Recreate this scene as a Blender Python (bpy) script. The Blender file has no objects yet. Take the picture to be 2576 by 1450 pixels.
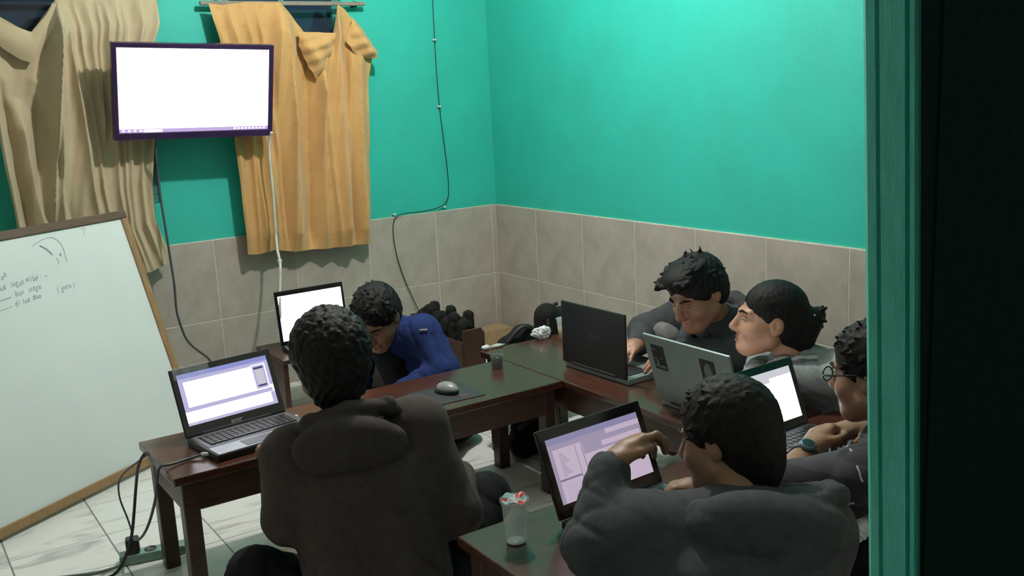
import bpy, bmesh, math, random
import numpy as np
from mathutils import Vector, Matrix

rng = random.Random(7)
C = bpy.context.scene.collection
scene = bpy.context.scene

# ------------------------------------------------------------------ camera
cam_data = bpy.data.cameras.new('camera')
cam_data.sensor_width = 36.0
cam_data.lens = 2474.6 / 2576.0 * 36.0
cam_data.clip_start = 0.02
cam = bpy.data.objects.new('camera', cam_data)
C.objects.link(cam)
c_r = Vector((0.82758149, -0.55911955, -0.04994204))
c_u = Vector((0.15181342, 0.13727513, 0.97883003))
c_f = Vector((0.54042721, 0.81764348, -0.19848821))
m = Matrix((c_r, c_u, -c_f)).transposed().to_4x4()
m.translation = Vector((-3.0235, -4.6946, 1.4181))
cam.matrix_world = m
scene.camera = cam

# ------------------------------------------------------------------ world + exposure
world = bpy.data.worlds.new('night')
scene.world = world
world.use_nodes = True
wb = world.node_tree.nodes['Background']
wb.inputs[0].default_value = (0.30, 0.42, 0.40, 1)
wb.inputs[1].default_value = 0.11
scene.view_settings.view_transform = 'Standard'
scene.view_settings.look = 'None'
scene.view_settings.gamma = 1.0
scene.view_settings.use_curve_mapping = False
scene.view_settings.exposure = 0.0
LAMP_POS = (-1.20, -1.65, 2.58)
LAMP_STRENGTH = 2900.0
LAMP_COLOR = (1.0, 0.95, 0.92)
TV_GLOW = 4.0

# ------------------------------------------------------------------ materials
MATS = {}
def nodes_of(name):
    m = bpy.data.materials.new(name); m.use_nodes = True
    nt = m.node_tree
    return m, nt, nt.nodes['Principled BSDF']
def ramp(nt, fac, c0, c1, p0=0.35, p1=0.65):
    r = nt.nodes.new('ShaderNodeValToRGB')
    r.color_ramp.elements[0].position = p0; r.color_ramp.elements[1].position = p1
    r.color_ramp.elements[0].color = (*c0, 1); r.color_ramp.elements[1].color = (*c1, 1)
    nt.links.new(fac, r.inputs[0]); return r.outputs[0]
def noise(nt, scale, detail=4, rough=0.6, stretch=None, dist=0.0):
    tc = nt.nodes.new('ShaderNodeTexCoord'); n = nt.nodes.new('ShaderNodeTexNoise')
    n.inputs['Scale'].default_value = scale; n.inputs['Detail'].default_value = detail
    n.inputs['Roughness'].default_value = rough; n.inputs['Distortion'].default_value = dist
    if stretch:
        mp = nt.nodes.new('ShaderNodeMapping'); mp.inputs['Scale'].default_value = stretch
        nt.links.new(tc.outputs['Object'], mp.inputs[0]); nt.links.new(mp.outputs[0], n.inputs['Vector'])
    else:
        nt.links.new(tc.outputs['Object'], n.inputs['Vector'])
    return n.outputs['Fac']
def bump(nt, bs, h, strength=0.3, dist=0.01):
    b = nt.nodes.new('ShaderNodeBump'); b.inputs['Strength'].default_value = strength
    b.inputs['Distance'].default_value = dist
    nt.links.new(h, b.inputs['Height']); nt.links.new(b.outputs[0], bs.inputs['Normal'])
def mat(name, c, rough=0.6, c2=None, scale=20, stretch=None, bmp=0.0, bscale=None, metal=0.0, spec=0.5, coat=0.0, sheen=0.0, bdist=0.004, sss=0.0):
    if name in MATS: return MATS[name]
    m, nt, bs = nodes_of(name)
    bs.inputs['Roughness'].default_value = rough; bs.inputs['Metallic'].default_value = metal
    bs.inputs['Specular IOR Level'].default_value = spec
    if coat:
        bs.inputs['Coat Weight'].default_value = coat; bs.inputs['Coat Roughness'].default_value = 0.08
    if sheen:
        bs.inputs['Sheen Weight'].default_value = sheen; bs.inputs['Sheen Roughness'].default_value = 0.6
    if sss:
        bs.inputs['Subsurface Weight'].default_value = sss; bs.inputs['Subsurface Radius'].default_value = (0.01, 0.004, 0.002)
    if c2 is None: c2 = tuple(x * 0.8 for x in c)
    f = noise(nt, scale, stretch=stretch)
    nt.links.new(ramp(nt, f, c, c2), bs.inputs['Base Color'])
    if bmp:
        f2 = noise(nt, bscale or scale * 4, stretch=stretch)
        bump(nt, bs, f2, bmp, bdist)
    MATS[name] = m; return m
def emit(name, c, s):
    if name in MATS: return MATS[name]
    m, nt, bs = nodes_of(name)
    bs.inputs['Base Color'].default_value = (0.01, 0.01, 0.01, 1)
    bs.inputs['Roughness'].default_value = 0.25
    bs.inputs['Emission Color'].default_value = (*c, 1)
    bs.inputs['Emission Strength'].default_value = s
    MATS[name] = m; return m
def glassy(name, c, rough=0.05, ior=1.2):
    m, nt, bs = nodes_of(name)
    bs.inputs['Base Color'].default_value = (*c, 1); bs.inputs['Roughness'].default_value = rough
    bs.inputs['Transmission Weight'].default_value = 1.0; bs.inputs['IOR'].default_value = ior
    return m

M_paint = mat('teal_wall_paint', (0.020, 0.45, 0.355), 0.62, (0.022, 0.405, 0.315), scale=3.0, bmp=0.35, bscale=140, bdist=0.002)
M_inner = mat('cream_bounce_wall_paint', (0.56, 0.50, 0.45), 0.7)  # unseen walls: cream tone added to bounce neutral light into the room
M_ceil = mat('ceiling_white', (0.78, 0.80, 0.77), 0.8)
M_walltile = mat('greige_wall_tile', (0.40, 0.37, 0.315), 0.42, (0.33, 0.305, 0.26), scale=9, bmp=0.12, bscale=160, bdist=0.001)
M_wallgrout = mat('wall_grout', (0.66, 0.62, 0.52), 0.8)
M_grout = mat('floor_grout', (0.20, 0.20, 0.19), 0.8)
def floor_mat():
    m, nt, bs = nodes_of('white_marbled_floor_tile')
    tc = nt.nodes.new('ShaderNodeTexCoord'); mp = nt.nodes.new('ShaderNodeMapping')
    mp.inputs['Rotation'].default_value = (0, 0, 0.9); mp.inputs['Scale'].default_value = (1.0, 3.2, 1.0)
    n = nt.nodes.new('ShaderNodeTexNoise'); n.inputs['Scale'].default_value = 4.2; n.inputs['Detail'].default_value = 6
    n.inputs['Distortion'].default_value = 0.8
    oi = nt.nodes.new('ShaderNodeObjectInfo'); ad = nt.nodes.new('ShaderNodeVectorMath'); ad.operation = 'ADD'
    cx = nt.nodes.new('ShaderNodeCombineXYZ'); mu = nt.nodes.new('ShaderNodeMath'); mu.operation = 'MULTIPLY'; mu.inputs[1].default_value = 30
    nt.links.new(oi.outputs['Random'], mu.inputs[0]); nt.links.new(mu.outputs[0], cx.inputs[0]); nt.links.new(mu.outputs[0], cx.inputs[2])
    nt.links.new(tc.outputs['Object'], ad.inputs[0]); nt.links.new(cx.outputs[0], ad.inputs[1])
    nt.links.new(ad.outputs[0], mp.inputs[0]); nt.links.new(mp.outputs[0], n.inputs['Vector'])
    nt.links.new(ramp(nt, n.outputs['Fac'], (0.46, 0.44, 0.42), (0.74, 0.74, 0.70), 0.30, 0.46), bs.inputs['Base Color'])
    bs.inputs['Roughness'].default_value = 0.12
    return m
M_floor = floor_mat()
M_wood = mat('dark_table_wood', (0.060, 0.026, 0.017), 0.36, (0.034, 0.015, 0.010), scale=7, stretch=(1.5, 14, 14), bmp=0.05)
M_top = mat('varnished_table_top', (0.075, 0.026, 0.015), 0.24, (0.045, 0.016, 0.010), scale=6, stretch=(1.5, 16, 16), coat=0.12)
M_lightwood = mat('tan_frame_wood', (0.30, 0.185, 0.085), 0.5, (0.22, 0.13, 0.06), scale=8, stretch=(12, 12, 2), bmp=0.1)
M_darkrail = mat('dark_frame_wood', (0.10, 0.06, 0.035), 0.5, (0.07, 0.04, 0.025), scale=8, stretch=(2, 12, 12), bmp=0.1)
M_board = mat('whiteboard_surface', (0.65, 0.70, 0.68), 0.35, (0.61, 0.66, 0.64), scale=3)
M_ink = mat('grey_marker_ink', (0.18, 0.22, 0.23), 0.6, (0.34, 0.39, 0.39), scale=60)
M_inkfaint = mat('smudged_marker_ink', (0.42, 0.48, 0.47), 0.6)
M_black = mat('black_plastic', (0.012, 0.012, 0.013), 0.38, (0.009, 0.009, 0.010), scale=40)
M_blackmatte = mat('matte_black_plastic', (0.014, 0.014, 0.015), 0.6)
M_gloss = mat('gloss_black_bezel', (0.008, 0.008, 0.010), 0.12, spec=0.6)
M_key = mat('dark_keycap', (0.018, 0.018, 0.020), 0.45)
M_silver = mat('silver_laptop_shell', (0.28, 0.33, 0.32), 0.38, (0.25, 0.30, 0.29), scale=30, metal=0.35)
M_greydeck = mat('grey_keyboard_deck', (0.10, 0.095, 0.12), 0.4, (0.085, 0.08, 0.10), scale=30, metal=0.2)
M_deckpale = mat('silver_palm_rest', (0.33, 0.35, 0.40), 0.35, metal=0.3)
M_logo = mat('silver_logo', (0.55, 0.55, 0.56), 0.3, metal=0.6)
M_logodim = mat('dim_grey_logo', (0.10, 0.10, 0.105), 0.35, metal=0.5)
M_white = mat('white_plastic', (0.70, 0.71, 0.68), 0.4)
M_paper = mat('white_tissue', (0.66, 0.70, 0.72), 0.8, bmp=0.5, bscale=60)
M_cablew = mat('white_cable_sheath', (0.55, 0.55, 0.46), 0.5)
M_cableb = mat('black_cable_sheath', (0.012, 0.014, 0.015), 0.5)
M_cableg = mat('grey_cable_sheath', (0.06, 0.07, 0.07), 0.5)
M_teal = mat('teal_door_frame_paint', (0.12, 0.70, 0.57), 0.55, (0.09, 0.58, 0.47), scale=14, stretch=(6, 6, 1.2), bmp=0.25, bscale=50)
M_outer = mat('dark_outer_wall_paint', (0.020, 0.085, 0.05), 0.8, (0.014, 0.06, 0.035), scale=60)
M_night = mat('night_window_glass', (0.012, 0.03, 0.055), 0.12, (0.02, 0.03, 0.05), scale=4)
M_winframe = mat('window_frame_paint', (0.03, 0.22, 0.20), 0.5)
def curtain_mat(name, c, c2, motif=(0.80, 0.76, 0.70, 1)):
    m, nt, bs = nodes_of(name)
    bs.inputs['Roughness'].default_value = 0.85
    bs.inputs['Sheen Weight'].default_value = 0.25
    f = noise(nt, 5, 5, 0.6)
    base = ramp(nt, f, c, c2)
    # small sparse diamond motif, as woven in the cloth
    tc = nt.nodes.new('ShaderNodeTexCoord'); sep = nt.nodes.new('ShaderNodeSeparateXYZ')
    nt.links.new(tc.outputs['UV'], sep.inputs[0])
    def mth(op, a, b=None, v=None):
        n = nt.nodes.new('ShaderNodeMath'); n.operation = op
        nt.links.new(a, n.inputs[0])
        if b is not None: nt.links.new(b, n.inputs[1])
        if v is not None: n.inputs[1].default_value = v
        return n.outputs[0]
    def tri(s, k, off):
        a = mth('MULTIPLY', s, v=k); a = mth('ADD', a, v=off); a = mth('FRACT', a); a = mth('SUBTRACT', a, v=0.5); return mth('ABSOLUTE', a)
    d = mth('ADD', tri(sep.outputs[0], 8.0, 0.1), tri(sep.outputs[1], 13.0, 0.3))
    e = mth('ABSOLUTE', mth('SUBTRACT', d, v=0.10)); line = mth('LESS_THAN', e, v=0.022)
    mx = nt.nodes.new('ShaderNodeMixRGB'); mx.blend_type = 'MULTIPLY'; mx.inputs[2].default_value = motif
    nt.links.new(line, mx.inputs[0]); nt.links.new(base, mx.inputs[1]); nt.links.new(mx.outputs[0], bs.inputs['Base Color'])
    w = noise(nt, 220, 2); bump(nt, bs, w, 0.25, 0.001)
    return m
M_curtL = curtain_mat('light_paled_curtain_cloth', (0.46, 0.385, 0.245), (0.41, 0.345, 0.21), (0.95, 0.94, 0.92, 1))  # same cloth as the golden one, its different lighting put into the colour
M_curtR = curtain_mat('golden_curtain_cloth', (0.52, 0.31, 0.11), (0.46, 0.27, 0.09))

def fabric(name, c, c2=None, sc=30, b=0.5):
    return mat(name, c, 0.9, c2 or tuple(x * 0.65 for x in c), scale=sc, bmp=b, bscale=260, bdist=0.002, sheen=0.0, spec=0.15)
def skin(name, c):
    return mat(name, c, 0.5, tuple(x * 0.84 for x in c), scale=14, sss=0.08, bmp=0.08, bscale=200, bdist=0.001)
def hair_mat(name, c):
    return mat(name, c, 0.62, tuple(x * 0.5 for x in c), scale=70, stretch=(1, 1, 0.25), bmp=0.7, bscale=130, bdist=0.004, spec=0.22)
M_hair = hair_mat('black_hair', (0.0055, 0.0045, 0.0045))
M_hairb = hair_mat('dark_brown_hair', (0.010, 0.0065, 0.006))
M_eyew = mat('eye_white', (0.30, 0.27, 0.24), 0.35)
M_eyed = mat('dark_iris', (0.010, 0.007, 0.006), 0.2)
M_lip = mat('lip_skin', (0.33, 0.13, 0.10), 0.45)

# ------------------------------------------------------------------ object helpers
def link(o, parent=None):
    C.objects.link(o)
    if parent is not None:
        o.parent = parent
    return o
def thing(name, label, cat, loc=(0, 0, 0), group=None):
    o = bpy.data.objects.new(name, None); o.location = loc; o.empty_display_size = 0.05
    C.objects.link(o); o['label'] = label; o['category'] = cat
    if group: o['group'] = group
    return o
def tag(o, label, cat, group=None):
    o['label'] = label; o['category'] = cat
    if group: o['group'] = group
    return o
def world_of(o):
    b = Matrix.LocRotScale(o.location, o.rotation_euler, o.scale)
    return b if o.parent is None else world_of(o.parent) @ o.matrix_parent_inverse @ b
def add(name, me, parent=None, world=True, label=None):
    """link a mesh under a parent; world=True when its vertices are in world coordinates"""
    o = bpy.data.objects.new(name, me); C.objects.link(o)
    if parent is not None:
        o.parent = parent
        if world: o.matrix_parent_inverse = world_of(parent).inverted()
    if label: o['label'] = label
    return o
def mesh_np(name, V, F, material=None, smooth=True):
    me = bpy.data.meshes.new(name)
    V = np.asarray(V, dtype=np.float32); F = np.asarray(F, dtype=np.int32)
    k = F.shape[1]
    me.vertices.add(len(V)); me.vertices.foreach_set('co', V.ravel())
    me.loops.add(F.size); me.loops.foreach_set('vertex_index', F.ravel())
    me.polygons.add(len(F)); me.polygons.foreach_set('loop_start', np.arange(0, F.size, k, dtype=np.int32))
    me.polygons.foreach_set('use_smooth', np.full(len(F), smooth))
    me.update(calc_edges=True); me.validate()
    if material: me.materials.append(material)
    return me
def bm_mesh(name, bm, mats, smooth=False):
    me = bpy.data.meshes.new(name)
    bmesh.ops.recalc_face_normals(bm, faces=bm.faces)
    bm.to_mesh(me); bm.free()
    for m in (mats if isinstance(mats, (list, tuple)) else [mats]): me.materials.append(m)
    if smooth:
        for p in me.polygons: p.use_smooth = True
    return me
def bx(bm, c, s, rot=None, bev=0.0, mi=0, seg=1):
    """box centred at c with full size s"""
    r = bmesh.ops.create_cube(bm, size=1.0)
    vs = r['verts']
    M = Matrix.Translation(Vector(c)) @ (rot.to_4x4() if rot is not None else Matrix.Identity(4)) @ Matrix.Diagonal((*s, 1))
    for v in vs: v.co = M @ v.co
    fs = set(f for v in vs for f in v.link_faces)
    for f in fs: f.material_index = mi
    if bev:
        es = set(e for f in fs for e in f.edges)
        rr = bmesh.ops.bevel(bm, geom=list(es), offset=bev, segments=seg, affect='EDGES', profile=0.6)
        for f in rr['faces']: f.material_index = mi
    return vs
def box_obj(name, lo, hi, material, parent=None, bev=0.003, label=None):
    bm = bmesh.new(); c = [(a + b) / 2 for a, b in zip(lo, hi)]; s = [abs(b - a) for a, b in zip(lo, hi)]
    bx(bm, c, s, bev=bev)
    return add(name, bm_mesh(name, bm, material), parent, label=label)
def lathe(bm, prof, n=24, c=(0, 0, 0), mi=0):
    rings = []
    for r, z in prof:
        rings.append([bm.verts.new((c[0] + r * math.cos(2 * math.pi * i / n), c[1] + r * math.sin(2 * math.pi * i / n), c[2] + z)) for i in range(n)])
    for a, b in zip(rings[:-1], rings[1:]):
        for i in range(n):
            f = bm.faces.new((a[i], a[(i + 1) % n], b[(i + 1) % n], b[i])); f.smooth = True; f.material_index = mi
    return rings
def curve_to_mesh(cu, name):
    o = bpy.data.objects.new(name, cu); C.objects.link(o); bpy.context.view_layer.update()
    me = bpy.data.meshes.new_from_object(o.evaluated_get(bpy.context.evaluated_depsgraph_get()))
    bpy.data.objects.remove(o); bpy.data.curves.remove(cu); me.name = name
    return me
def cable(name, pts, r, material, parent=None, label=None, res=6, cyclic=False):
    cu = bpy.data.curves.new(name, 'CURVE'); cu.dimensions = '3D'; cu.bevel_depth = r; cu.bevel_resolution = 2; cu.resolution_u = res
    sp = cu.splines.new('NURBS'); sp.points.add(len(pts) - 1)
    for p, q in zip(sp.points, pts): p.co = (*q, 1)
    sp.use_endpoint_u = True; sp.order_u = 3; sp.use_cyclic_u = cyclic; cu.use_fill_caps = True
    me = curve_to_mesh(cu, name); me.materials.clear(); me.materials.append(material)
    for p in me.polygons: p.use_smooth = True
    return add(name, me, parent, label=label)
def text_mesh(name, body, size, material, depth=0.0004, shear=0.0, M=None, align='CENTER'):
    cu = bpy.data.curves.new(name, 'FONT'); cu.body = body; cu.size = size; cu.extrude = depth; cu.shear = shear
    cu.align_x = align; cu.align_y = 'CENTER'; cu.resolution_u = 3
    o = bpy.data.objects.new(name, cu); C.objects.link(o)
    bpy.context.view_layer.update()
    me = bpy.data.meshes.new_from_object(o.evaluated_get(bpy.context.evaluated_depsgraph_get()))
    bpy.data.objects.remove(o); me.name = name
    me.materials.clear(); me.materials.append(material)
    if M is not None: me.transform(M)
    return me
def structure(o):
    o['kind'] = 'structure'; return o

# ------------------------------------------------------------------ signed distance bodies
class Field:
    def __init__(s, lo, hi, vox):
        s.lo = np.array(lo, dtype=np.float32); s.vox = vox
        s.n = np.ceil((np.array(hi) - s.lo) / vox).astype(int) + 1
        s.v = np.full(s.n, 0.5, dtype=np.float32)
        s.ax = [s.lo[i] + vox * np.arange(s.n[i], dtype=np.float32) for i in range(3)]
    def sl(s, lo, hi, pad):
        i0 = np.clip(np.floor((np.array(lo) - pad - s.lo) / s.vox).astype(int), 0, s.n)
        i1 = np.clip(np.ceil((np.array(hi) + pad - s.lo) / s.vox).astype(int) + 1, 0, s.n)
        if (i1 - i0 < 1).any(): return None
        return tuple(slice(a, b) for a, b in zip(i0, i1))
    def grid(s, S):
        return (s.ax[0][S[0]][:, None, None], s.ax[1][S[1]][None, :, None], s.ax[2][S[2]][None, None, :])
    def merge(s, S, d, k, sub):
        w = s.v[S]
        if sub:
            d = -d
            h = np.clip(0.5 - 0.5 * (w - d) / k, 0, 1)
            s.v[S] = w * (1 - h) + d * h + k * h * (1 - h)
        else:
            h = np.clip(0.5 + 0.5 * (w - d) / k, 0, 1)
            s.v[S] = w * (1 - h) + d * h - k * h * (1 - h)
    def rc(s, a, b, ra, rb, k=0.02, sub=False):
        a = np.array(a, dtype=np.float32); b = np.array(b, dtype=np.float32); R = max(ra, rb)
        S = s.sl(np.minimum(a, b) - R, np.maximum(a, b) + R, k + 3 * s.vox)
        if S is None: return
        X, Y, Z = s.grid(S); ba = b - a; bb = float(ba @ ba) + 1e-9
        x, y, z = X - a[0], Y - a[1], Z - a[2]
        t = np.clip((x * ba[0] + y * ba[1] + z * ba[2]) / bb, 0, 1)
        d = np.sqrt((x - t * ba[0]) ** 2 + (y - t * ba[1]) ** 2 + (z - t * ba[2]) ** 2) - (ra + (rb - ra) * t)
        s.merge(S, d, k, sub)
    def el(s, c, r, R=None, k=0.02, sub=False):
        c = np.array(c, dtype=np.float32); m = max(r)
        S = s.sl(c - m, c + m, k + 3 * s.vox)
        if S is None: return
        X, Y, Z = s.grid(S); x, y, z = X - c[0], Y - c[1], Z - c[2]
        if R is not None:
            x, y, z = (x * R[0][0] + y * R[0][1] + z * R[0][2], x * R[1][0] + y * R[1][1] + z * R[1][2], x * R[2][0] + y * R[2][1] + z * R[2][2])
        k0 = np.sqrt((x / r[0]) ** 2 + (y / r[1]) ** 2 + (z / r[2]) ** 2)
        k1 = np.sqrt((x / r[0] ** 2) ** 2 + (y / r[1] ** 2) ** 2 + (z / r[2] ** 2) ** 2) + 1e-6
        s.merge(S, k0 * (k0 - 1) / k1, k, sub)
    def cut(s, p, n, k=0.01):
        """keep the side the normal n points away from"""
        X, Y, Z = s.grid((slice(None),) * 3)
        d = (X - p[0]) * n[0] + (Y - p[1]) * n[1] + (Z - p[2]) * n[2]
        s.v = np.maximum(s.v, d).astype(np.float32)
    def folds(s, amp, f=1.0, seed=0.0):
        """soft cloth creases: narrow inward valleys that come and go"""
        X, Y, Z = s.grid((slice(None),) * 3)
        w = np.sin(9 * X + 5 * Z + seed) + np.sin(7 * Y - 6 * Z + 2 * seed)
        a = np.sin(38 * f * Z + 16 * X - 13 * Y + 2.2 * w)
        b = np.sin(44 * f * (X + Y) - 26 * Z + 1.9 * w + seed)
        c = np.sin(30 * f * (X - Y) + 20 * Z + 2.6 * w)
        m1 = 0.5 + 0.5 * np.sin(11 * Z + 9 * X + seed); m2 = 0.5 + 0.5 * np.sin(10 * Y - 12 * X + 3 + seed)
        s.v += (amp * 1.5 * ((1 - np.abs(a)) ** 3 * m1 + (1 - np.abs(b)) ** 3 * m2 + 0.7 * (1 - np.abs(c)) ** 3 * (1 - m1))).astype(np.float32)
    def lumps(s, amp, f, seed=0.0):
        X, Y, Z = s.grid((slice(None),) * 3)
        s.v += (amp * np.sin(f * X + 2 * np.sin(f * 0.43 * Y + seed)) * np.sin(f * Y * 1.1 + 2 * np.sin(f * 0.37 * Z + seed)) * np.sin(f * Z * 0.93 + 2 * np.sin(f * 0.51 * X))).astype(np.float32)
    def mesh(s, name, material):
        v = s.v
        ins = v < 0
        c = np.zeros(np.array(v.shape) - 1, dtype=np.uint8)
        sh = [(i, j, k) for i in (0, 1) for j in (0, 1) for k in (0, 1)]
        n0, n1, n2 = c.shape
        for i, j, k in sh: c += ins[i:i + n0, j:j + n1, k:k + n2]
        act = (c > 0) & (c < 8)
        ijk = np.argwhere(act)
        idx = np.full(c.shape, -1, dtype=np.int32); idx[act] = np.arange(len(ijk))
        val = np.stack([v[ijk[:, 0] + i, ijk[:, 1] + j, ijk[:, 2] + k] for i, j, k in sh], 1)
        off = np.array(sh, dtype=np.float32)
        acc = np.zeros((len(ijk), 3), dtype=np.float32); cnt = np.zeros(len(ijk), dtype=np.float32)
        for a in range(8):
            for b in range(a + 1, 8):
                if np.abs(off[a] - off[b]).sum() != 1: continue
                va, vb = val[:, a], val[:, b]; cr = (va < 0) != (vb < 0)
                t = np.where(cr, va / np.where(cr, va - vb, 1), 0)
                acc += np.where(cr[:, None], off[a] + t[:, None] * (off[b] - off[a]), 0); cnt += cr
        P = s.lo + s.vox * (ijk + acc / cnt[:, None])
        quads = []
        for ax in range(3):
            o1, o2 = (ax + 1) % 3, (ax + 2) % 3
            A = [slice(None)] * 3; B = [slice(None)] * 3
            A[ax] = slice(0, -1); B[ax] = slice(1, None)
            fl = ins[tuple(A)] != ins[tuple(B)]
            e = np.argwhere(fl)
            ok = (e[:, o1] > 0) & (e[:, o2] > 0) & (e[:, o1] < v.shape[o1] - 1) & (e[:, o2] < v.shape[o2] - 1)
            e = e[ok]
            def at_(d1, d2):
                q = e.copy(); q[:, o1] -= d1; q[:, o2] -= d2
                return idx[q[:, 0], q[:, 1], q[:, 2]]
            q = np.stack([at_(1, 1), at_(0, 1), at_(0, 0), at_(1, 0)], 1)
            flip = ~ins[e[:, 0], e[:, 1], e[:, 2]]
            q[flip] = q[flip][:, ::-1]
            quads.append(q)
        return mesh_np(name, P, np.concatenate(quads), material)
# ================================================================== THE ROOM
X0, Y0, ZC = -3.45, -3.90, 2.72      # left wall, front wall, ceiling
def wall_mesh(name, material, rects, plane, lo, hi):
    """a slab built of boxes; rects are (a0, a1, z0, z1) along the wall"""
    bm = bmesh.new()
    for a0, a1, z0, z1 in rects:
        if plane == 'y': bx(bm, ((a0 + a1) / 2, (lo + hi) / 2, (z0 + z1) / 2), (a1 - a0, hi - lo, z1 - z0))
        else: bx(bm, ((lo + hi) / 2, (a0 + a1) / 2, (z0 + z1) / 2), (hi - lo, a1 - a0, z1 - z0))
    return bm_mesh(name, bm, material)
WZ0, WZ1 = 0.98, 2.12
W1, W2 = (-2.44, -1.84), (-1.46, -0.86)
fl = structure(add('floor', wall_mesh('floor', M_grout, [(X0 - 0.1, 0.1, -0.08, -0.0012)], 'y', Y0 - 1.6, 0.1)))
structure(add('ceiling', wall_mesh('ceiling', M_ceil, [(X0 - 0.1, 0.1, ZC, ZC + 0.08)], 'y', Y0 - 0.1, 0.1)))
wbk = structure(add('wall_back', wall_mesh('wall_back', M_paint, [(X0 - 0.1, W1[0], 0, ZC), (W1[1], W2[0], 0, ZC), (W2[1], 0.1, 0, ZC),
      (W1[0], W1[1], 0, WZ0), (W1[0], W1[1], WZ1, ZC), (W2[0], W2[1], 0, WZ0), (W2[0], W2[1], WZ1, ZC)], 'y', 0.0, 0.12)))
wrt = structure(add('wall_right', wall_mesh('wall_right', M_paint, [(Y0 - 0.1, 0.0, 0, ZC)], 'x', 0.0, 0.12)))
structure(add('wall_left', wall_mesh('wall_left', M_inner, [(Y0 - 0.1, 0.0, 0, ZC)], 'x', X0 - 0.12, X0)))
DX0, DX1 = -3.30, -1.900              # the doorway the room is seen through
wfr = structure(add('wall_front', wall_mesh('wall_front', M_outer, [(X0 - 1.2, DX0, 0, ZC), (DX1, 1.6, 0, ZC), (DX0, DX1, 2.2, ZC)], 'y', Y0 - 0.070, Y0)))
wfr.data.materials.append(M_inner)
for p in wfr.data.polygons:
    if p.normal.y > 0.5: p.material_index = 1      # unseen room side made cream for its bounced light, outer side dark
# floor tiles, 30 cm, each its own piece
def tile_mesh(name, sx, sy, sz, material, bev):
    bm = bmesh.new(); bx(bm, (0, 0, 0), (sx, sy, sz), bev=bev); return bm_mesh(name, bm, material)
tm = tile_mesh('tile', 0.2985, 0.2985, 0.012, M_floor, 0.0012)
px_, py_ = 0.3015, 0.3015
xs = [-2.785 + px_ * k for k in range(-3, 10)]
ys = [-1.302 + py_ * k for k in range(-9, 5)]
cache = {}
def piece(parent, name, me_key, size, loc, material, bev=0.0015):
    key = tuple(round(v, 4) for v in size) + (material.name,)
    if key not in cache: cache[key] = tile_mesh(name, *size, material, bev)
    o = bpy.data.objects.new(name, cache[key]); o.location = loc; C.objects.link(o); o.parent = parent
    return o
for xa in xs:
    for ya in ys:
        x0, x1 = max(xa, X0), min(xa + px_, 0.0); y0, y1 = max(ya, Y0), min(ya + py_, 0.0)
        if x1 - x0 < 0.02 or y1 - y0 < 0.02: continue
        piece(fl, 'tile', 0, (x1 - x0 - 0.0035, y1 - y0 - 0.0035, 0.012), ((x0 + x1) / 2, (y0 + y1) / 2, -0.006), M_floor)
# wainscot, two courses of 40 cm tiles on a bed of pale grout
H = 0.39
def bed(name, lo, hi, parent):
    o = box_obj(name, lo, hi, M_wallgrout, parent, bev=0); return o
bed('grout_bed', (X0, -0.0108, 0), (0, 0.0, 2 * H + 0.001), wbk)
bed('grout_bed', (-0.0108, Y0, 0), (0, 0, 2 * H + 0.001), wrt)
bk = [-0.0, -0.042] + [-0.407 * i for i in range(1, 9)]
for r in range(2):
    for a, b in zip(bk[:-1], bk[1:]):
        b2 = max(b, X0)
        if a - b2 < 0.01: continue
        piece(wbk, 'tile', 0, (a - b2 - 0.003, 0.010, H - 0.003), ((a + b2) / 2, -0.007, H * (r + 0.5)), M_walltile)
    for i in range(10):
        a, b = -0.4007 * i - 0.012 * (i == 0), max(-0.4007 * (i + 1), Y0)
        if a - b < 0.02: continue
        piece(wrt, 'tile', 0, (0.010, a - b - 0.003, H - 0.003), (-0.007, (a + b) / 2, H * (r + 0.5)), M_walltile)
# two windows behind the curtains: frame, mullion, night-dark panes
for i, (a, b) in enumerate((W1, W2)):
    w = bpy.data.objects.new('window_%d' % (i + 1), None); w.location = ((a + b) / 2, 0.05, WZ0); C.objects.link(w); structure(w)
    bm = bmesh.new(); t = 0.04; cx = (a + b) / 2; cz = (WZ0 + WZ1) / 2
    for zz in (WZ0 + t / 2, WZ1 - t / 2): bx(bm, (cx, 0.05, zz), (b - a, 0.06, t), bev=0.003)
    for xx in (a + t / 2, b - t / 2): bx(bm, (xx, 0.05, cz), (t, 0.06, WZ1 - WZ0 - 2 * t), bev=0.003)
    bx(bm, (cx, 0.05, cz), (0.03, 0.05, WZ1 - WZ0 - 2 * t), bev=0.003)
    add('window_frame', bm_mesh('window_frame', bm, M_winframe), w)
    for xx0, xx1 in ((a + t, cx - 0.015), (cx + 0.015, b - t)):
        box_obj('pane', (xx0, 0.055, WZ0 + t), (xx1, 0.060, WZ1 - t), M_night, w, bev=0)
# doorway frame: moulded teal jamb seen close on the right
d = bpy.data.objects.new('door_1', None); d.location = (DX1, Y0 - 0.04, 0); C.objects.link(d); structure(d)
def prism(name, pts, z0, z1, material, parent):
    bm = bmesh.new()
    lo = [bm.verts.new((x, y, z0)) for x, y in pts]; hi = [bm.verts.new((x, y, z1)) for x, y in pts]
    n = len(pts)
    for i in range(n): bm.faces.new((lo[i], lo[(i + 1) % n], hi[(i + 1) % n], hi[i]))
    bm.faces.new(lo[::-1]); bm.faces.new(hi)
    return add(name, bm_mesh(name, bm, material), parent)
xj = -1.95
prism('jamb', [(xj, -3.925), (xj, -3.960), (xj + 0.006, -3.962), (xj + 0.006, -3.9645), (xj, -3.9665), (xj, -3.973), (xj + 0.003, -3.976), (xj + 0.008, -3.976), (xj + 0.012, -3.966), (xj + 0.012, -3.925)], 0, 2.2, M_teal, d)
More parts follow.
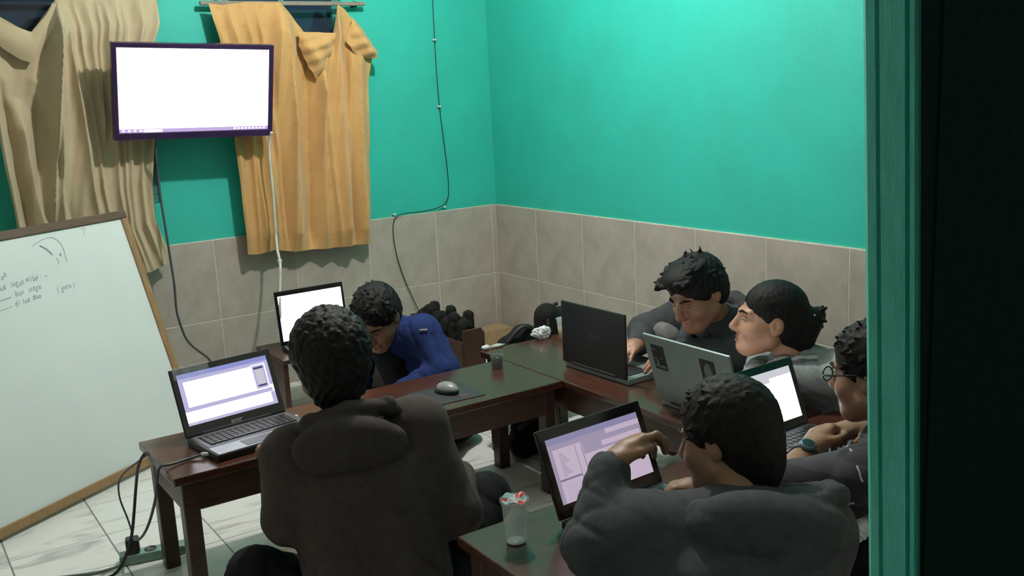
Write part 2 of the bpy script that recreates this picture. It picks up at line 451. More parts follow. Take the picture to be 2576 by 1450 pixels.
prism('casing', [(xj + 0.012, -3.935), (xj + 0.012, -3.9665), (xj + 0.10, -3.9665), (xj + 0.10, -3.935)], 0, 2.2, M_outer, d)
prism('door_stop', [(xj + 0.001, -3.905), (xj + 0.001, -3.918), (xj + 0.012, -3.925), (xj + .08, -3.925), (xj + .08, -3.895), (xj + 0.010, -3.895)], 0, 2.2, M_teal, d)
prism('jamb', [(DX0 + 0.045, -3.90), (DX0 + 0.045, -3.985), (DX0, -3.985), (DX0, -3.90)], 0, 2.2, M_teal, d)
for ch in d.children:       # right frame pieces sheared with height to copy a slant from lens distortion
    for v in ch.data.vertices:
        if v.co.x > -2.2: v.co.x -= 0.05 * (v.co.z - 1.22)
box_obj('lintel', (DX0, -3.985, 2.155), (DX1, -3.90, 2.2), M_teal, d)
# ceiling lamp (out of frame): the only lamp of the room
lamp = thing('ceiling_lamp', 'bare glowing bulb in a white holder on the ceiling', 'lamp', (LAMP_POS[0], LAMP_POS[1], ZC))
bm = bmesh.new(); lathe(bm, [(0.0, ZC), (0.05, ZC), (0.05, ZC - 0.02), (0.025, ZC - 0.03), (0.022, ZC - 0.08), (0.0, ZC - 0.08)], 20, (LAMP_POS[0], LAMP_POS[1], 0))
add('lamp_holder', bm_mesh('lamp_holder', bm, M_white), lamp)
bm = bmesh.new(); bmesh.ops.create_icosphere(bm, subdivisions=2, radius=0.035, matrix=Matrix.Translation(LAMP_POS))
add('bulb', bm_mesh('bulb', bm, emit('lamp_glow', LAMP_COLOR, LAMP_STRENGTH), smooth=True), lamp)
# thin black wire stapled along the wall
wire = cable('wall_wire', [(-0.335, -.012, 2.70), (-0.335, -.012, 2.3), (-0.335, -.012, 1.957), (-0.341, -.012, 1.693), (-0.341, -.012, 1.528), (-0.338, -.012, 1.344), (-0.318, -.012, 1.104), (-0.309, -.012, 0.952),
   (-0.315, -.014, 0.844), (-0.365, -.016, 0.801), (-0.49, -.018, 0.79), (-0.640, -.020, 0.796), (-0.674, -.022, 0.753), (-0.673, -.02, 0.625), (-0.638, -.02, 0.468), (-0.588, -.03, 0.328), (-0.54, -.04, 0.20), (-0.50, -.06, 0.05), (-0.45, -.08, 0.006)], 0.0024, M_cableb)
tag(wire, 'thin black wire stapled down the teal wall near the corner', 'wire')
for z, x in ((1.693, -0.341), (1.344, -0.338), (0.801, -0.345), (0.794, -0.655)):
    bm = bmesh.new(); bx(bm, (x, -0.011, z), (0.016, 0.018, 0.009), bev=0.003, seg=2)
    add('staple_clip', bm_mesh('staple_clip', bm, M_white), wire, world=True)
# ================================================================== CURTAINS, TELEVISION, WHITEBOARD
def interp(poly, t):
    """point at fraction t of a polyline given with fractions"""
    ts = [p[0] for p in poly]
    return tuple(np.interp(t, ts, [p[i] for p in poly]) for i in (1, 2))
def withfrac(pts, key=None):
    if key == 'x': a = np.array([p[0] for p in pts]); s = (a - a[0]) / (a[-1] - a[0])
    else:
        a = np.array(pts); dl = np.hypot(*np.diff(a, axis=0).T); s = np.concatenate([[0], np.cumsum(dl)]) / dl.sum()
    return [(float(t), *p) for t, p in zip(s, pts)]
def curtain_sheet(name, top, left, right, bottom, folds, material, n=150, mrows=150, base=-0.085):
    T, L, R, B = withfrac(top, 'x'), withfrac(left), withfrac(right), withfrac(bottom, 'x')
    V = []; uv = []
    for j in range(mrows + 1):
        v = j / mrows
        l, r = interp(L, v), interp(R, v)
        for i in range(n + 1):
            u = i / n
            t, b = interp(T, u), interp(B, u)
            x = (1 - v) * t[0] + v * b[0] + (1 - u) * l[0] + u * r[0] - ((1 - u) * ((1 - v) * T[0][1] + v * B[0][1]) + u * ((1 - v) * T[-1][1] + v * B[-1][1]))
            z = (1 - v) * t[1] + v * b[1] + (1 - u) * l[1] + u * r[1] - ((1 - u) * ((1 - v) * T[0][2] + v * B[0][2]) + u * ((1 - v) * T[-1][2] + v * B[-1][2]))
            y = 0.0
            for (u0, u1, amp, w, v0, v1) in folds:
                if v < v0 - 0.1 or v > v1 + 0.1: fade = 0
                else: fade = min(1, max(0, (v - v0) / 0.12 + 0.0)) * min(1, max(0, (v1 - v) / 0.12 + 0.35))
                uc = u0 + (u1 - u0) * v
                q = (u - uc) / w
                y -= 1.55 * amp * fade * math.exp(-abs(q * (1.5 if q > 0 else 0.85)) ** 1.35)
            y += 0.004 * math.sin(40 * u + 5 * v) + 0.003 * math.sin(17 * v + 23 * u) + 0.0015 * math.sin(90 * u + 33 * v)
            V.append((x, min(base + y, -0.024), z)); uv.append((u, v))
    F = [(j * (n + 1) + i, j * (n + 1) + i + 1, (j + 1) * (n + 1) + i + 1, (j + 1) * (n + 1) + i) for j in range(mrows) for i in range(n)]
    me = mesh_np(name, V, F, material)
    ul = me.uv_layers.new(name='uv')
    lv = np.empty(len(me.loops), dtype=np.int32); me.loops.foreach_get('vertex_index', lv)
    ul.data.foreach_set('uv', np.array(uv, dtype=np.float32)[lv].ravel())
    return me
cl = thing('curtain', 'beige curtain hanging left of the television behind the whiteboard', 'curtain', (-2.15, -0.08, 1.88), 'curtains over the two windows')
foldsL = [(0.02, 0.02, 0.05, 0.05, 0, 1), (0.44, 0.30, 0.055, 0.045, 0, 1.0), (0.47, 0.62, 0.03, 0.03, 0.0, 1), (0.30, 0.16, -0.030, 0.06, 0.2, 0.9), (0.60, 0.72, 0.020, 0.022, 0, 0.45),
          (0.70, 0.78, 0.022, 0.022, 0, 1), (0.80, 0.86, 0.020, 0.025, 0, 1), (0.90, 0.93, 0.018, 0.02, 0, 1), (0.12, 0.22, 0.03, 0.05, 0.3, 1), (0.99, 0.99, 0.015, 0.03, 0, 1), (0.20, 0.45, -0.02, 0.05, 0.25, 1), (0.46, 0.20, 0.030, 0.022, 0.05, 0.75), (0.05, 0.10, -0.035, 0.05, 0.25, 1), (0.53, 0.70, 0.016, 0.014, 0.0, 1), (0.66, 0.66, 0.016, 0.012, 0, .5), (0.76, 0.82, 0.014, 0.012, 0.0, 1)]
s = add('drape', curtain_sheet('drape', [(-2.526, 1.937), (-2.455, 1.837), (-2.312, 1.743), (-2.25, 1.813), (-2.195, 1.881), (-2.101, 1.883), (-1.939, 1.886), (-1.779, 1.887)],
    [(-2.526, 1.937), (-2.50, 1.75), (-2.489, 1.401), (-2.486, 1.205), (-2.476, 1.037), (-2.472, 0.902), (-2.469, 0.73)],
    [(-1.779, 1.887), (-1.781, 1.778), (-1.814, 1.693), (-1.865, 1.259), (-1.895, 1.102), (-1.903, 0.922), (-1.878, 0.827), (-1.849, 0.721)],
    [(-2.469, 0.73), (-2.254, 0.689), (-1.949, 0.680), (-1.849, 0.721)], foldsL, M_curtL), cl)
# scalloped pouch of cloth sagging between the first two hangers
def swag(name, outline_top, depth_z, y0, bulge, material, parent, n=40, mr=16):
    P = withfrac(outline_top, 'x'); V = []
    for j in range(mr + 1):
        v = j / mr
        for i in range(n + 1):
            u = i / n; x, z = interp(P, u)
            dz = depth_z * (1 - (2 * u - 1) ** 2) ** 0.7
            V.append((x + 0.02 * math.sin(5 * v) * (u - .5), y0 - bulge * math.sin(math.pi * (0.15 + 0.85 * v)) * (1 - (2 * u - 1) ** 2), z - dz * v))
    F = [(j * (n + 1) + i, j * (n + 1) + i + 1, (j + 1) * (n + 1) + i + 1, (j + 1) * (n + 1) + i) for j in range(mr) for i in range(n)]
    return add(name, mesh_np(name, V, F, material), parent)
swag('swag', [(-2.50, 1.80), (-2.40, 1.78), (-2.312, 1.745), (-2.25, 1.81), (-2.21, 1.86)], 0.13, -0.125, 0.02, M_curtL, cl)
cr = thing('curtain', 'golden curtain hanging right of the television with a drooping top corner', 'curtain', (-1.19, -0.08, 1.87), 'curtains over the two windows')
foldsR = [(0.10, 0.16, 0.020, 0.03, 0, 1), (0.20, 0.24, 0.018, 0.025, 0, 1), (0.41, 0.20, 0.030, 0.05, 0, 1), (0.45, 0.41, 0.038, 0.055, 0, 1), (0.58, 0.52, -0.030, 0.05, 0.1, 1),
          (0.66, 0.62, 0.022, 0.03, 0.1, 1), (0.775, 0.80, 0.045, 0.060, 0, 1), (0.84, 0.87, -0.025, 0.03, 0.1, 1), (0.93, 0.95, 0.030, 0.05, 0.0, 1), (0.02, 0.02, 0.02, 0.04, 0, 1), (0.32, 0.32, -0.015, 0.04, 0.2, 1), (0.27, 0.30, 0.014, 0.012, 0, 1), (0.50, 0.36, 0.018, 0.016, 0.05, 1), (0.70, 0.56, 0.020, 0.018, 0.0, .6), (0.63, 0.74, 0.018, 0.016, 0.15, 1), (0.88, 0.83, 0.014, 0.014, 0.1, 1), (0.14, 0.10, 0.012, 0.012, 0, 1)]
add('drape', curtain_sheet('drape', [(-1.551, 1.868), (-1.488, 1.861), (-1.374, 1.874), (-1.21, 1.873), (-1.157, 1.811), (-1.104, 1.737), (-0.954, 1.727), (-0.915, 1.867), (-0.875, 1.84), (-0.808, 1.749), (-0.737, 1.635)],
    [(-1.551, 1.868), (-1.54, 1.803), (-1.521, 1.697), (-1.515, 1.526), (-1.507, 1.344), (-1.499, 1.065), (-1.495, 0.701)],
    [(-0.737, 1.635), (-0.760, 1.58), (-0.780, 1.499), (-0.812, 1.103), (-0.838, 0.671)],
    [(-1.495, 0.701), (-1.441, 0.692), (-1.359, 0.705), (-1.259, 0.683), (-1.069, 0.674), (-0.838, 0.671)], foldsR, M_curtR), cr)
def flap(name, pts, y, lift, material, parent, seed=0.0):
    """a folded-over lappet: its cloth bulges off the drape, with a few slanting creases"""
    c = np.mean(np.array(pts), axis=0); V = [(c[0], y - lift, c[1])]; F = []; rings = 12
    P = pts + [pts[0]]; edge = []
    for k in range(len(pts)):
        for t in range(8):
            a, b = P[k], P[k + 1]; f = t / 8; edge.append((a[0] + (b[0] - a[0]) * f, a[1] + (b[1] - a[1]) * f))
    n = len(edge); bm = bmesh.new(); rows = []
    def dep(x, z, s_): return y - lift * (1 - s_ ** 2.2) - 0.007 * math.sin(60 * x + 45 * z + seed) - 0.005 * math.sin(110 * z - 30 * x + seed)
    c0 = bm.verts.new((c[0], dep(c[0], c[1], 0), c[1]))
    for r in range(1, rings + 1):
        s_ = r / rings; rows.append([])
        for x, z in edge:
            xx, zz = c[0] + (x - c[0]) * s_, c[1] + (z - c[1]) * s_
            rows[-1].append(bm.verts.new((xx, dep(xx, zz, s_), zz)))
    for i in range(n): bm.faces.new((c0, rows[0][i], rows[0][(i + 1) % n]))
    for a, b in zip(rows[:-1], rows[1:]):
        for i in range(n): bm.faces.new((a[i], b[i], b[(i + 1) % n], a[(i + 1) % n]))
    return add(name, bm_mesh(name, bm, material, True), parent)
flap('folded_flap', [(-1.15, 1.735), (-0.954, 1.727), (-0.978, 1.65), (-1.074, 1.51), (-1.113, 1.578), (-1.151, 1.672)], -0.125, 0.035, M_curtR, cr)
flap('folded_flap', [(-0.906, 1.689), (-0.86, 1.80), (-0.818, 1.76), (-0.735, 1.635), (-0.736, 1.6), (-0.821, 1.604), (-0.872, 1.638)], -0.125, 0.03, M_curtR, cr)
rod = thing('curtain_rod', 'grey wooden lath carrying the golden curtain above the window', 'curtain rod', (-1.15, -0.05, 1.87))
box_obj('lath', (-1.58, -0.058, 1.862), (-0.752, -0.040, 1.882), mat('grey_lath_wood', (0.22, 0.20, 0.16), 0.7), rod)
for x in (-1.50, -0.80): box_obj('bracket', (x - 0.012, -0.041, 1.858), (x + 0.012, 0.0, 1.886), M_blackmatte, rod)
rod2 = thing('curtain_rod', 'wooden lath carrying the beige curtain above the left window', 'curtain rod', (-2.2, -0.05, 1.90))
box_obj('lath', (-2.62, -0.058, 1.894), (-1.74, -0.040, 1.914), MATS['grey_lath_wood'], rod2)
for x in (-2.55, -1.78): box_obj('bracket', (x - 0.012, -0.041, 1.89), (x + 0.012, 0.0, 1.918), M_blackmatte, rod2)

# television on a tilting wall bracket
def frame_axes(tl, tr, bl, br):
    tl, tr, bl, br = map(Vector, (tl, tr, bl, br))
    c = (tl + tr + bl + br) / 4; X = ((tr - tl) + (br - bl)).normalized(); Z = ((tl - bl) + (tr - br)); Z = (Z - X * Z.dot(X)).normalized(); Y = Z.cross(X)
    w = ((tr - tl).length + (br - bl).length) / 2; h = ((tl - bl).length + (tr - br).length) / 2
    M = Matrix((X, Y, Z)).transposed().to_4x4(); M.translation = c
    return M, w, h
TM, tw, th = frame_axes((-2.055, -.30, 1.690), (-1.352, -.30, 1.668), (-2.052, -.205, 1.287), (-1.352, -.205, 1.260))
tv = thing('television', 'flat wide television glowing white on the wall between the curtains', 'television')
tv.matrix_basis = TM
def loc(parent, name, bm, mats, label=None, smooth=False): return add(name, bm_mesh(name, bm, mats, smooth), parent, world=False, label=label)
bm = bmesh.new(); bz = 0.022
bx(bm, (0, 0.005, th / 2 - bz / 2), (tw, 0.035, bz), bev=0.004, seg=2); bx(bm, (0, 0.005, -th / 2 + 0.016), (tw, 0.035, 0.032), bev=0.004, seg=2)
for sx in (-1, 1): bx(bm, (sx * (tw / 2 - bz / 2), 0.005, 0.005), (bz, 0.035, th - 0.05), bev=0.003)
loc(tv, 'bezel', bm, mat('bloom_tinted_black_bezel', (0.030, 0.016, 0.055), 0.18))  # purple bloom of the lit screen put into the bezel colour
bm = bmesh.new(); bx(bm, (0, 0.03, 0), (tw - 0.02, 0.04, th - 0.02), bev=0.01); bx(bm, (0, 0.065, -0.02), (tw * .6, 0.04, th * .6), bev=0.012)
loc(tv, 'back_housing', bm, M_blackmatte)
E_tv = emit('television_white', (1.0, 0.97, 1.0), TV_GLOW)
E_bar = emit('taskbar_lilac', (0.62, 0.47, 0.86), 0.9); E_icon = emit('taskbar_icons', (0.95, 0.9, 1.0), 1.6)
sw, sh = tw - 2 * bz, th - bz - 0.032; sz = 0.005
def quad(bm, x0, x1, z0, z1, y, mi):
    f = bm.faces.new([bm.verts.new(p) for p in ((x0, y, z0), (x1, y, z0), (x1, y, z1), (x0, y, z1))]); f.material_index = mi; return f
def screen_quads(parent, name, rects, mats, y=0.0, label=None):
    bm = bmesh.new()
    for k, (x0, x1, z0, z1, mi) in enumerate(rects): quad(bm, x0, x1, z0, z1, y - 0.00008 * k, mi)
    me = bpy.data.meshes.new(name); bm.normal_update(); bm.to_mesh(me); bm.free()
    for m_ in mats: me.materials.append(m_)
    return add(name, me, parent, world=False, label=label)
scr = screen_quads(tv, 'screen', [(-sw / 2, sw / 2, sz - sh / 2, sz + sh / 2, 0)], [E_tv], -0.006)
zb = sz - sh / 2
rects = [(-sw / 2, sw / 2, zb, zb + 0.016, 0)]
for k in range(6): rects.append((-sw / 2 + 0.012 + 0.024 * k, -sw / 2 + 0.022 + 0.024 * k, zb + 0.004, zb + 0.012, 1))
rects.append((-sw / 2 + 0.10, -sw / 2 + 0.18, zb + 0.001, zb + 0.013, 1))
for k in range(9): rects.append((sw / 2 - 0.16 + 0.017 * k, sw / 2 - 0.150 + 0.017 * k, zb + 0.004, zb + 0.012, 1))
screen_quads(scr, 'taskbar', rects, [E_bar, E_icon], -0.0065)
screen_quads(scr, 'window_button', [(sw / 2 - 0.03, sw / 2 - 0.022, sz + sh / 2 - 0.009, sz + sh / 2 - 0.004, 0), (sw / 2 - 0.018, sw / 2 - 0.010, sz + sh / 2 - 0.009, sz + sh / 2 - 0.004, 1)], [E_bar, emit('close_red', (0.9, 0.35, 0.5), 1.0)], -0.0065)
brk = thing('wall_bracket', 'black tilting bracket holding the television to the teal wall', 'bracket', (-1.70, -0.02, 1.48))
bm = bmesh.new(); bx(bm, (-1.70, -0.008, 1.48), (0.22, 0.016, 0.22), bev=0.003)
add('wall_plate', bm_mesh('wall_plate', bm, M_blackmatte), brk)
for x in (-1.79, -1.61):
    bm = bmesh.new(); bx(bm, (x, -0.075, 1.50), (0.025, 0.13, 0.05), bev=0.004); add('bracket_arm', bm_mesh('bracket_arm', bm, M_blackmatte), brk)
tag(cable('power_cable', [(-1.87, -.20, 1.32), (-1.885, -.18, 1.255), (-1.88, -.15, 1.156), (-1.883, -.15, 1.013), (-1.876, -.15, 0.869), (-1.872, -.15, 0.741), (-1.869, -.16, 0.611), (-1.874, -.15, 0.499), (-1.862, -.15, 0.424),
    (-1.842, -.15, 0.343), (-1.793, -.15, 0.286), (-1.745, -.15, 0.240), (-1.70, -.14, 0.12), (-1.66, -.14, 0.006)], 0.0052, M_cableg), 'black power cable dropping from the television past the tiled wall', 'cable')
wc = cable('video_cable', [(-1.365, -.225, 1.275), (-1.371, -.20, 1.25), (-1.378, -.2, 1.152), (-1.376, -.2, 1.021), (-1.380, -.2, 0.889), (-1.383, -.2, 0.794), (-1.399, -.24, 0.72), (-1.42, -.32, 0.688), (-1.45, -.40, 0.67), (-1.455, -.40, 0.62),
    (-1.489, -.45, 0.52), (-1.492, -.45, 0.44), (-1.512, -.45, 0.364), (-1.50, -.46, 0.318), (-1.470, -.47, 0.305)], 0.0065, M_cablew)
tag(wc, 'white video cable hanging from the television to the laptop below', 'cable')
bm = bmesh.new(); bx(bm, (-1.462, -.472, 0.3075), (0.045, 0.018, 0.011), bev=0.003); add('plug', bm_mesh('plug', bm, M_white), wc)
bm = bmesh.new(); bmesh.ops.create_icosphere(bm, subdivisions=2, radius=0.012, matrix=Matrix.Translation((-1.425, -.33, 0.686))); add('cable_knot', bm_mesh('cable_knot', bm, M_cablew, True), wc)

# whiteboard leaning on its stand
wbT = thing('whiteboard', 'large wood-framed whiteboard with grey handwriting leaning at the left', 'whiteboard')
B = Vector((-1.943, -.588, 0.012)); d_ = Vector((-.84518, -.53448, 0)); nh = Vector((-.53448, .84518, 0))
up = (Vector((0, 0, .9859)) + nh * .2797).normalized(); nrm = d_.cross(up).normalized()
if nrm.dot(nh) > 0: nrm = -nrm
WM = Matrix((d_, nrm, up)).transposed().to_4x4(); WM.translation = B
wbT.matrix_basis = WM     # local x runs left along the board, z up the board, y towards the room
BW, BH = 1.25, 1.025; FW = 0.034
bm = bmesh.new(); bx(bm, (BW / 2, 0, BH / 2), (BW - 0.03, 0.010, BH - 0.03)); panel = loc(wbT, 'board_panel', bm, M_board)
for nm, c_, s_, mt in (('top_rail', (BW / 2, 0, BH - FW / 2), (BW, 0.026, FW), M_darkrail), ('bottom_rail', (BW / 2, 0, FW / 2), (BW, 0.026, FW), M_lightwood),
                       ('side_rail', (FW / 2, 0, BH / 2), (FW, 0.026, BH - 2 * FW), M_lightwood), ('side_rail', (BW - FW / 2, 0, BH / 2), (FW, 0.026, BH - 2 * FW), M_lightwood)):
    bm = bmesh.new(); bx(bm, c_, s_, bev=0.003); loc(wbT, nm, bm, mt)
def on_board(x, z): return Vector((x, 0.0056, z))
# handwriting: lines slope with the board; x is measured leftwards from its right end
def board_text(body, xr, z, size, material, tilt=0.0, width=.06):
    """one handwritten word: its letters wander, lean and vary in size"""
    base = Matrix.Translation((xr, 0.0056, z)) @ Matrix(((-1, 0, 0, 0), (0, 0, 1, 0), (0, 1, 0, 0), (0, 0, 0, 1))) @ Matrix.Rotation(tilt, 4, 'Z')
    r = random.Random(body); bm = bmesh.new(); x = 0.0
    for ch in body:
        if ch == ' ': x += size * .42; continue
        k = r.uniform(.80, 1.12)
        me = text_mesh('letter', ch, size * k, material, 0.0003, r.uniform(.25, .6), Matrix.Translation((x, r.uniform(-.07, .07) * size, 0)) @ Matrix.Rotation(r.uniform(-.18, .18), 4, 'Z') @ Matrix.Diagonal((.95, 1, 1, 1)), 'LEFT')
        x += max((v.co.x for v in me.vertices), default=x) - x + size * .02
        bm.from_mesh(me); bpy.data.meshes.remove(me)
    xm = max(v.co.x for v in bm.verts); bm.transform(base @ Matrix.Diagonal((width / xm, 1, 1, 1))); me = bpy.data.meshes.new('handwriting'); bm.to_mesh(me); bm.free(); me.materials.append(material)
    return add('handwriting', me, panel, world=False)
def board_stroke(pts, r, material):
    cu = bpy.data.curves.new('handwriting', 'CURVE'); cu.dimensions = '3D'; cu.bevel_depth = r; cu.bevel_resolution = 0
    sp = cu.splines.new('NURBS'); sp.points.add(len(pts) - 1); sp.use_endpoint_u = True; sp.order_u = 3
    for p, q in zip(sp.points, pts): p.co = (*on_board(*q), 1)
    me = curve_to_mesh(cu, 'handwriting'); me.materials.clear(); me.materials.append(material); add('handwriting', me, panel, world=False)
board_text('ah', 0.664, 0.862, 0.031, M_ink, 0.1, 0.028)
board_text('uk', 0.682, 0.822, 0.031, M_ink, 0.05, 0.03)
board_text('langsut', 0.634, 0.825, 0.031, M_ink, 0.06, 0.058)
board_text('wilber :', 0.568, 0.829, 0.031, M_ink, 0.06, 0.072)
board_text('buat', 0.632, 0.789, 0.031, M_ink, 0.08, 0.042)
board_text('sengat', 0.570, 0.793, 0.031, M_ink, 0.06, 0.058)
board_text('( genre )', 0.452, 0.768, 0.031, M_ink, 0.05, 0.085)
board_text('di luar akan', 0.645, 0.756, 0.031, M_ink, 0.05, 0.118)
board_stroke([(0.70, 0.779), (0.67, 0.781), (0.651, 0.783)], 0.0013, M_ink)
board_stroke([(0.72, 0.744), (0.68, 0.747), (0.655, 0.750)], 0.0010, M_inkfaint)
board_stroke([(0.483, 0.826), (0.476, 0.833), (0.47, 0.829)], 0.0012, M_inkfaint)
board_stroke([(0.492, 0.948), (0.454, 0.965), (0.406, 0.972), (0.381, 0.964), (0.362, 0.942), (0.357, 0.909), (0.363, 0.865)], 0.0014, M_inkfaint)
board_stroke([(0.458, 0.948), (0.44, 0.934), (0.429, 0.925), (0.416, 0.903)], 0.0035, M_inkfaint)
board_stroke([(0.379, 0.902), (0.381, 0.896), (0.384, 0.893)], 0.003, M_ink)
board_stroke([(0.404, 0.887), (0.398, 0.878), (0.405, 0.869), (0.40, 0.864)], 0.0016, M_inkfaint)
board_stroke([(0.247, 0.978), (0.236, 0.984), (0.225, 0.979), (0.236, 0.966), (0.244, 0.955)], 0.0012, M_inkfaint)
# the stand behind the board
bm = bmesh.new()
bx(bm, (0.060, -0.105, 0.238), (0.040, 0.022, 0.475), bev=0.003)
loc(wbT, 'stand_leg', bm, M_darkrail)
bm = bmesh.new(); bx(bm, (0.060, -0.05, 0.40), (0.03, 0.09, 0.022), bev=0.003); loc(wbT, 'stand_brace', bm, M_darkrail)
# ================================================================== TABLES
TH = 0.41
def make_table(label):
    t = thing('low_table', label, 'table', (0, 0, 0), 'low dark wooden tables')
    L, W = 1.34, 0.39
    bm = bmesh.new(); bx(bm, (0, 0, TH - 0.0125), (L, W, 0.025), bev=0.004, seg=2); loc(t, 'tabletop', bm, M_top)
    for sx in (-1, 1):
        for sy in (-1, 1):
            bm = bmesh.new(); bx(bm, (sx * (L / 2 - 0.045), sy * (W / 2 - 0.04), (TH - 0.025) / 2), (0.046, 0.046, TH - 0.025), bev=0.003); loc(t, 'leg', bm, M_wood)
    for sy in (-1, 1):
        bm = bmesh.new(); bx(bm, (0, sy * (W / 2 - 0.028), TH - 0.025 - 0.045), (L - 0.136, 0.02, 0.09), bev=0.002); loc(t, 'apron', bm, M_wood)
    for sx in (-1, 1):
        bm = bmesh.new(); bx(bm, (sx * (L / 2 - 0.034), 0, TH - 0.025 - 0.045), (0.02, W - 0.126, 0.09), bev=0.002); loc(t, 'apron', bm, M_wood)
    return t
def copy_tree(o, parent=None):
    c = o.copy(); C.objects.link(c); c.parent = parent
    for ch in list(o.children): copy_tree(ch, c)
    return c
t1 = make_table('low dark wooden table reaching left beside the whiteboard, lilac-screened laptop at its end')
t1.location = (-1.741, -1.835, 0)
t2 = copy_tree(t1); t2['label'] = 'low dark wooden table along the right, under the black and the silver laptop lids'
t2.location = (-0.873, -2.152, 0); t2.rotation_euler = (0, 0, math.pi / 2)
t3 = copy_tree(t1); t3['label'] = 'low dark wooden table nearest the viewer with the clear cup at its corner'
t3.location = (-1.317, -3.037, 0)
bench = thing('low_bench', 'low dark bench by the back wall under the white-screened laptop', 'bench', (-1.30, -0.47, 0))
bm = bmesh.new(); bx(bm, (-1.30, -0.47, 0.286), (0.54, 0.34, 0.022), bev=0.003); add('seat_board', bm_mesh('seat_board', bm, M_wood), bench)
for x in (-1.555, -1.045):
    bm = bmesh.new(); bx(bm, (x, -0.47, 0.1375), (0.025, 0.32, 0.275), bev=0.003); add('side_panel', bm_mesh('side_panel', bm, M_wood), bench)

# ================================================================== LAPTOPS
def laptop(label, hinge, yaw, W, D, lid_h, tilt, shell, deck, palm, screen_mats, screen_rects, bez=(0.016, 0.022, 0.030), logo=None, bt=0.022):
    """origin at the hinge on the table; base reaches towards -y, where its user sits"""
    t = thing('laptop', label, 'laptop', hinge, 'laptops on the tables'); t.rotation_euler = (0, 0, yaw)
    bm = bmesh.new(); bx(bm, (0, -D / 2, bt / 2), (W, D, bt), bev=0.005, seg=2); base = loc(t, 'base', bm, shell)
    bm = bmesh.new(); bx(bm, (0, -D * .34, bt + 0.0004), (W - 0.02, D * .60, 0.0016)); loc(t, 'keyboard_deck', bm, deck)
    bm = bmesh.new(); bx(bm, (0, -D * .82, bt + 0.0004), (W - 0.012, D * .33, 0.0018)); loc(t, 'palm_rest', bm, palm)
    bm = bmesh.new(); bx(bm, (-0.02, -D * .82, bt + 0.0016), (0.10, D * .24, 0.0012), bev=0.0004); loc(t, 'touchpad', bm, deck)
    bm = bmesh.new(); kw = (W - 0.05) / 15
    for r in range(5):
        for c in range(15):
            if r == 4 and 4 <= c <= 8:
                if c == 4: bx(bm, ((6 - 7) * kw, -0.035 - 0.0185 * r, bt + 0.003), (kw * 5 - 0.003, 0.0155, 0.003))
                continue
            bx(bm, ((c - 7) * kw, -0.035 - 0.0185 * r, bt + 0.003), (kw - 0.003, 0.0155, 0.003))
    k = loc(t, 'keyboard_keys', bm, M_key); k['kind'] = 'stuff'
    LM = Matrix.Translation((0, 0.002, bt - 0.002)) @ Matrix.Rotation(-tilt, 4, 'X')
    bm = bmesh.new(); bx(bm, (0, 0.0045, lid_h / 2), (W, 0.009, lid_h), bev=0.004, seg=2)
    lid = loc(t, 'lid', bm, shell); lid.data.transform(LM)
    bm = bmesh.new(); bx(bm, (0, 0.004, 0.004), (W * .7, 0.014, 0.012), bev=0.003); h = loc(t, 'hinge', bm, M_blackmatte); h.data.transform(LM)
    s_, tp, bt_ = bez
    bm = bmesh.new(); y = -0.0008
    bx(bm, (0, y, bt_ / 2 + 0.002), (W - 0.004, 0.0016, bt_ - 0.004)); bx(bm, (0, y, lid_h - tp / 2 - 0.001), (W - 0.004, 0.0016, tp - 0.002))
    for sx in (-1, 1): bx(bm, (sx * (W / 2 - s_ / 2 - 0.001), y, (bt_ + lid_h - tp) / 2), (s_ - 0.002, 0.0016, lid_h - tp - bt_))
    bz_ = loc(lid, 'bezel', bm, M_gloss); bz_.data.transform(LM)
    sw_, sh_ = W - 2 * s_, lid_h - tp - bt_
    sc = screen_quads(lid, 'screen', [(-sw_ / 2 + a * sw_, -sw_ / 2 + b * sw_, bt_ + c * sh_, bt_ + d * sh_, mi) for a, b, c, d, mi in screen_rects], screen_mats, -0.0006)
    sc.data.transform(LM)
    if logo: logo(t, lid, LM)
    return t, lid, LM
S_white = emit('screen_white', (0.97, 0.97, 1.0), 2.2); S_blue = emit('screen_periwinkle', (0.33, 0.36, 0.80), 0.75); S_lil = emit('screen_pale_lilac', (0.55, 0.52, 0.82), 0.85)
S_ind = emit('screen_indigo', (0.09, 0.08, 0.22), 0.5); S_grey = emit('screen_light_grey', (0.66, 0.64, 0.72), 0.85)
S_pink = emit('screen_pink_lilac', (0.66, 0.53, 0.68), 0.78); S_pink2 = emit('screen_dim_lilac', (0.44, 0.38, 0.54), 0.72); S_bar = emit('screen_blue_lilac', (0.36, 0.34, 0.58), 0.65); S_line = emit('screen_line', (0.34, 0.28, 0.44), 0.55)
def brand(word, x, z, size, material, front=True):
    def f(t, lid, LM):
        rot = Matrix(((1, 0, 0, 0), (0, 0, -1, 0), (0, 1, 0, 0), (0, 0, 0, 1))) if front else Matrix(((-1, 0, 0, 0), (0, 0, 1, 0), (0, 1, 0, 0), (0, 0, 0, 1)))
        M = LM @ Matrix.Translation((x, -0.0019 if front else 0.0093, z)) @ rot
        add('logo', text_mesh('logo', word, size, material, 0.0003, 0.0, M), lid, world=False)
    return f
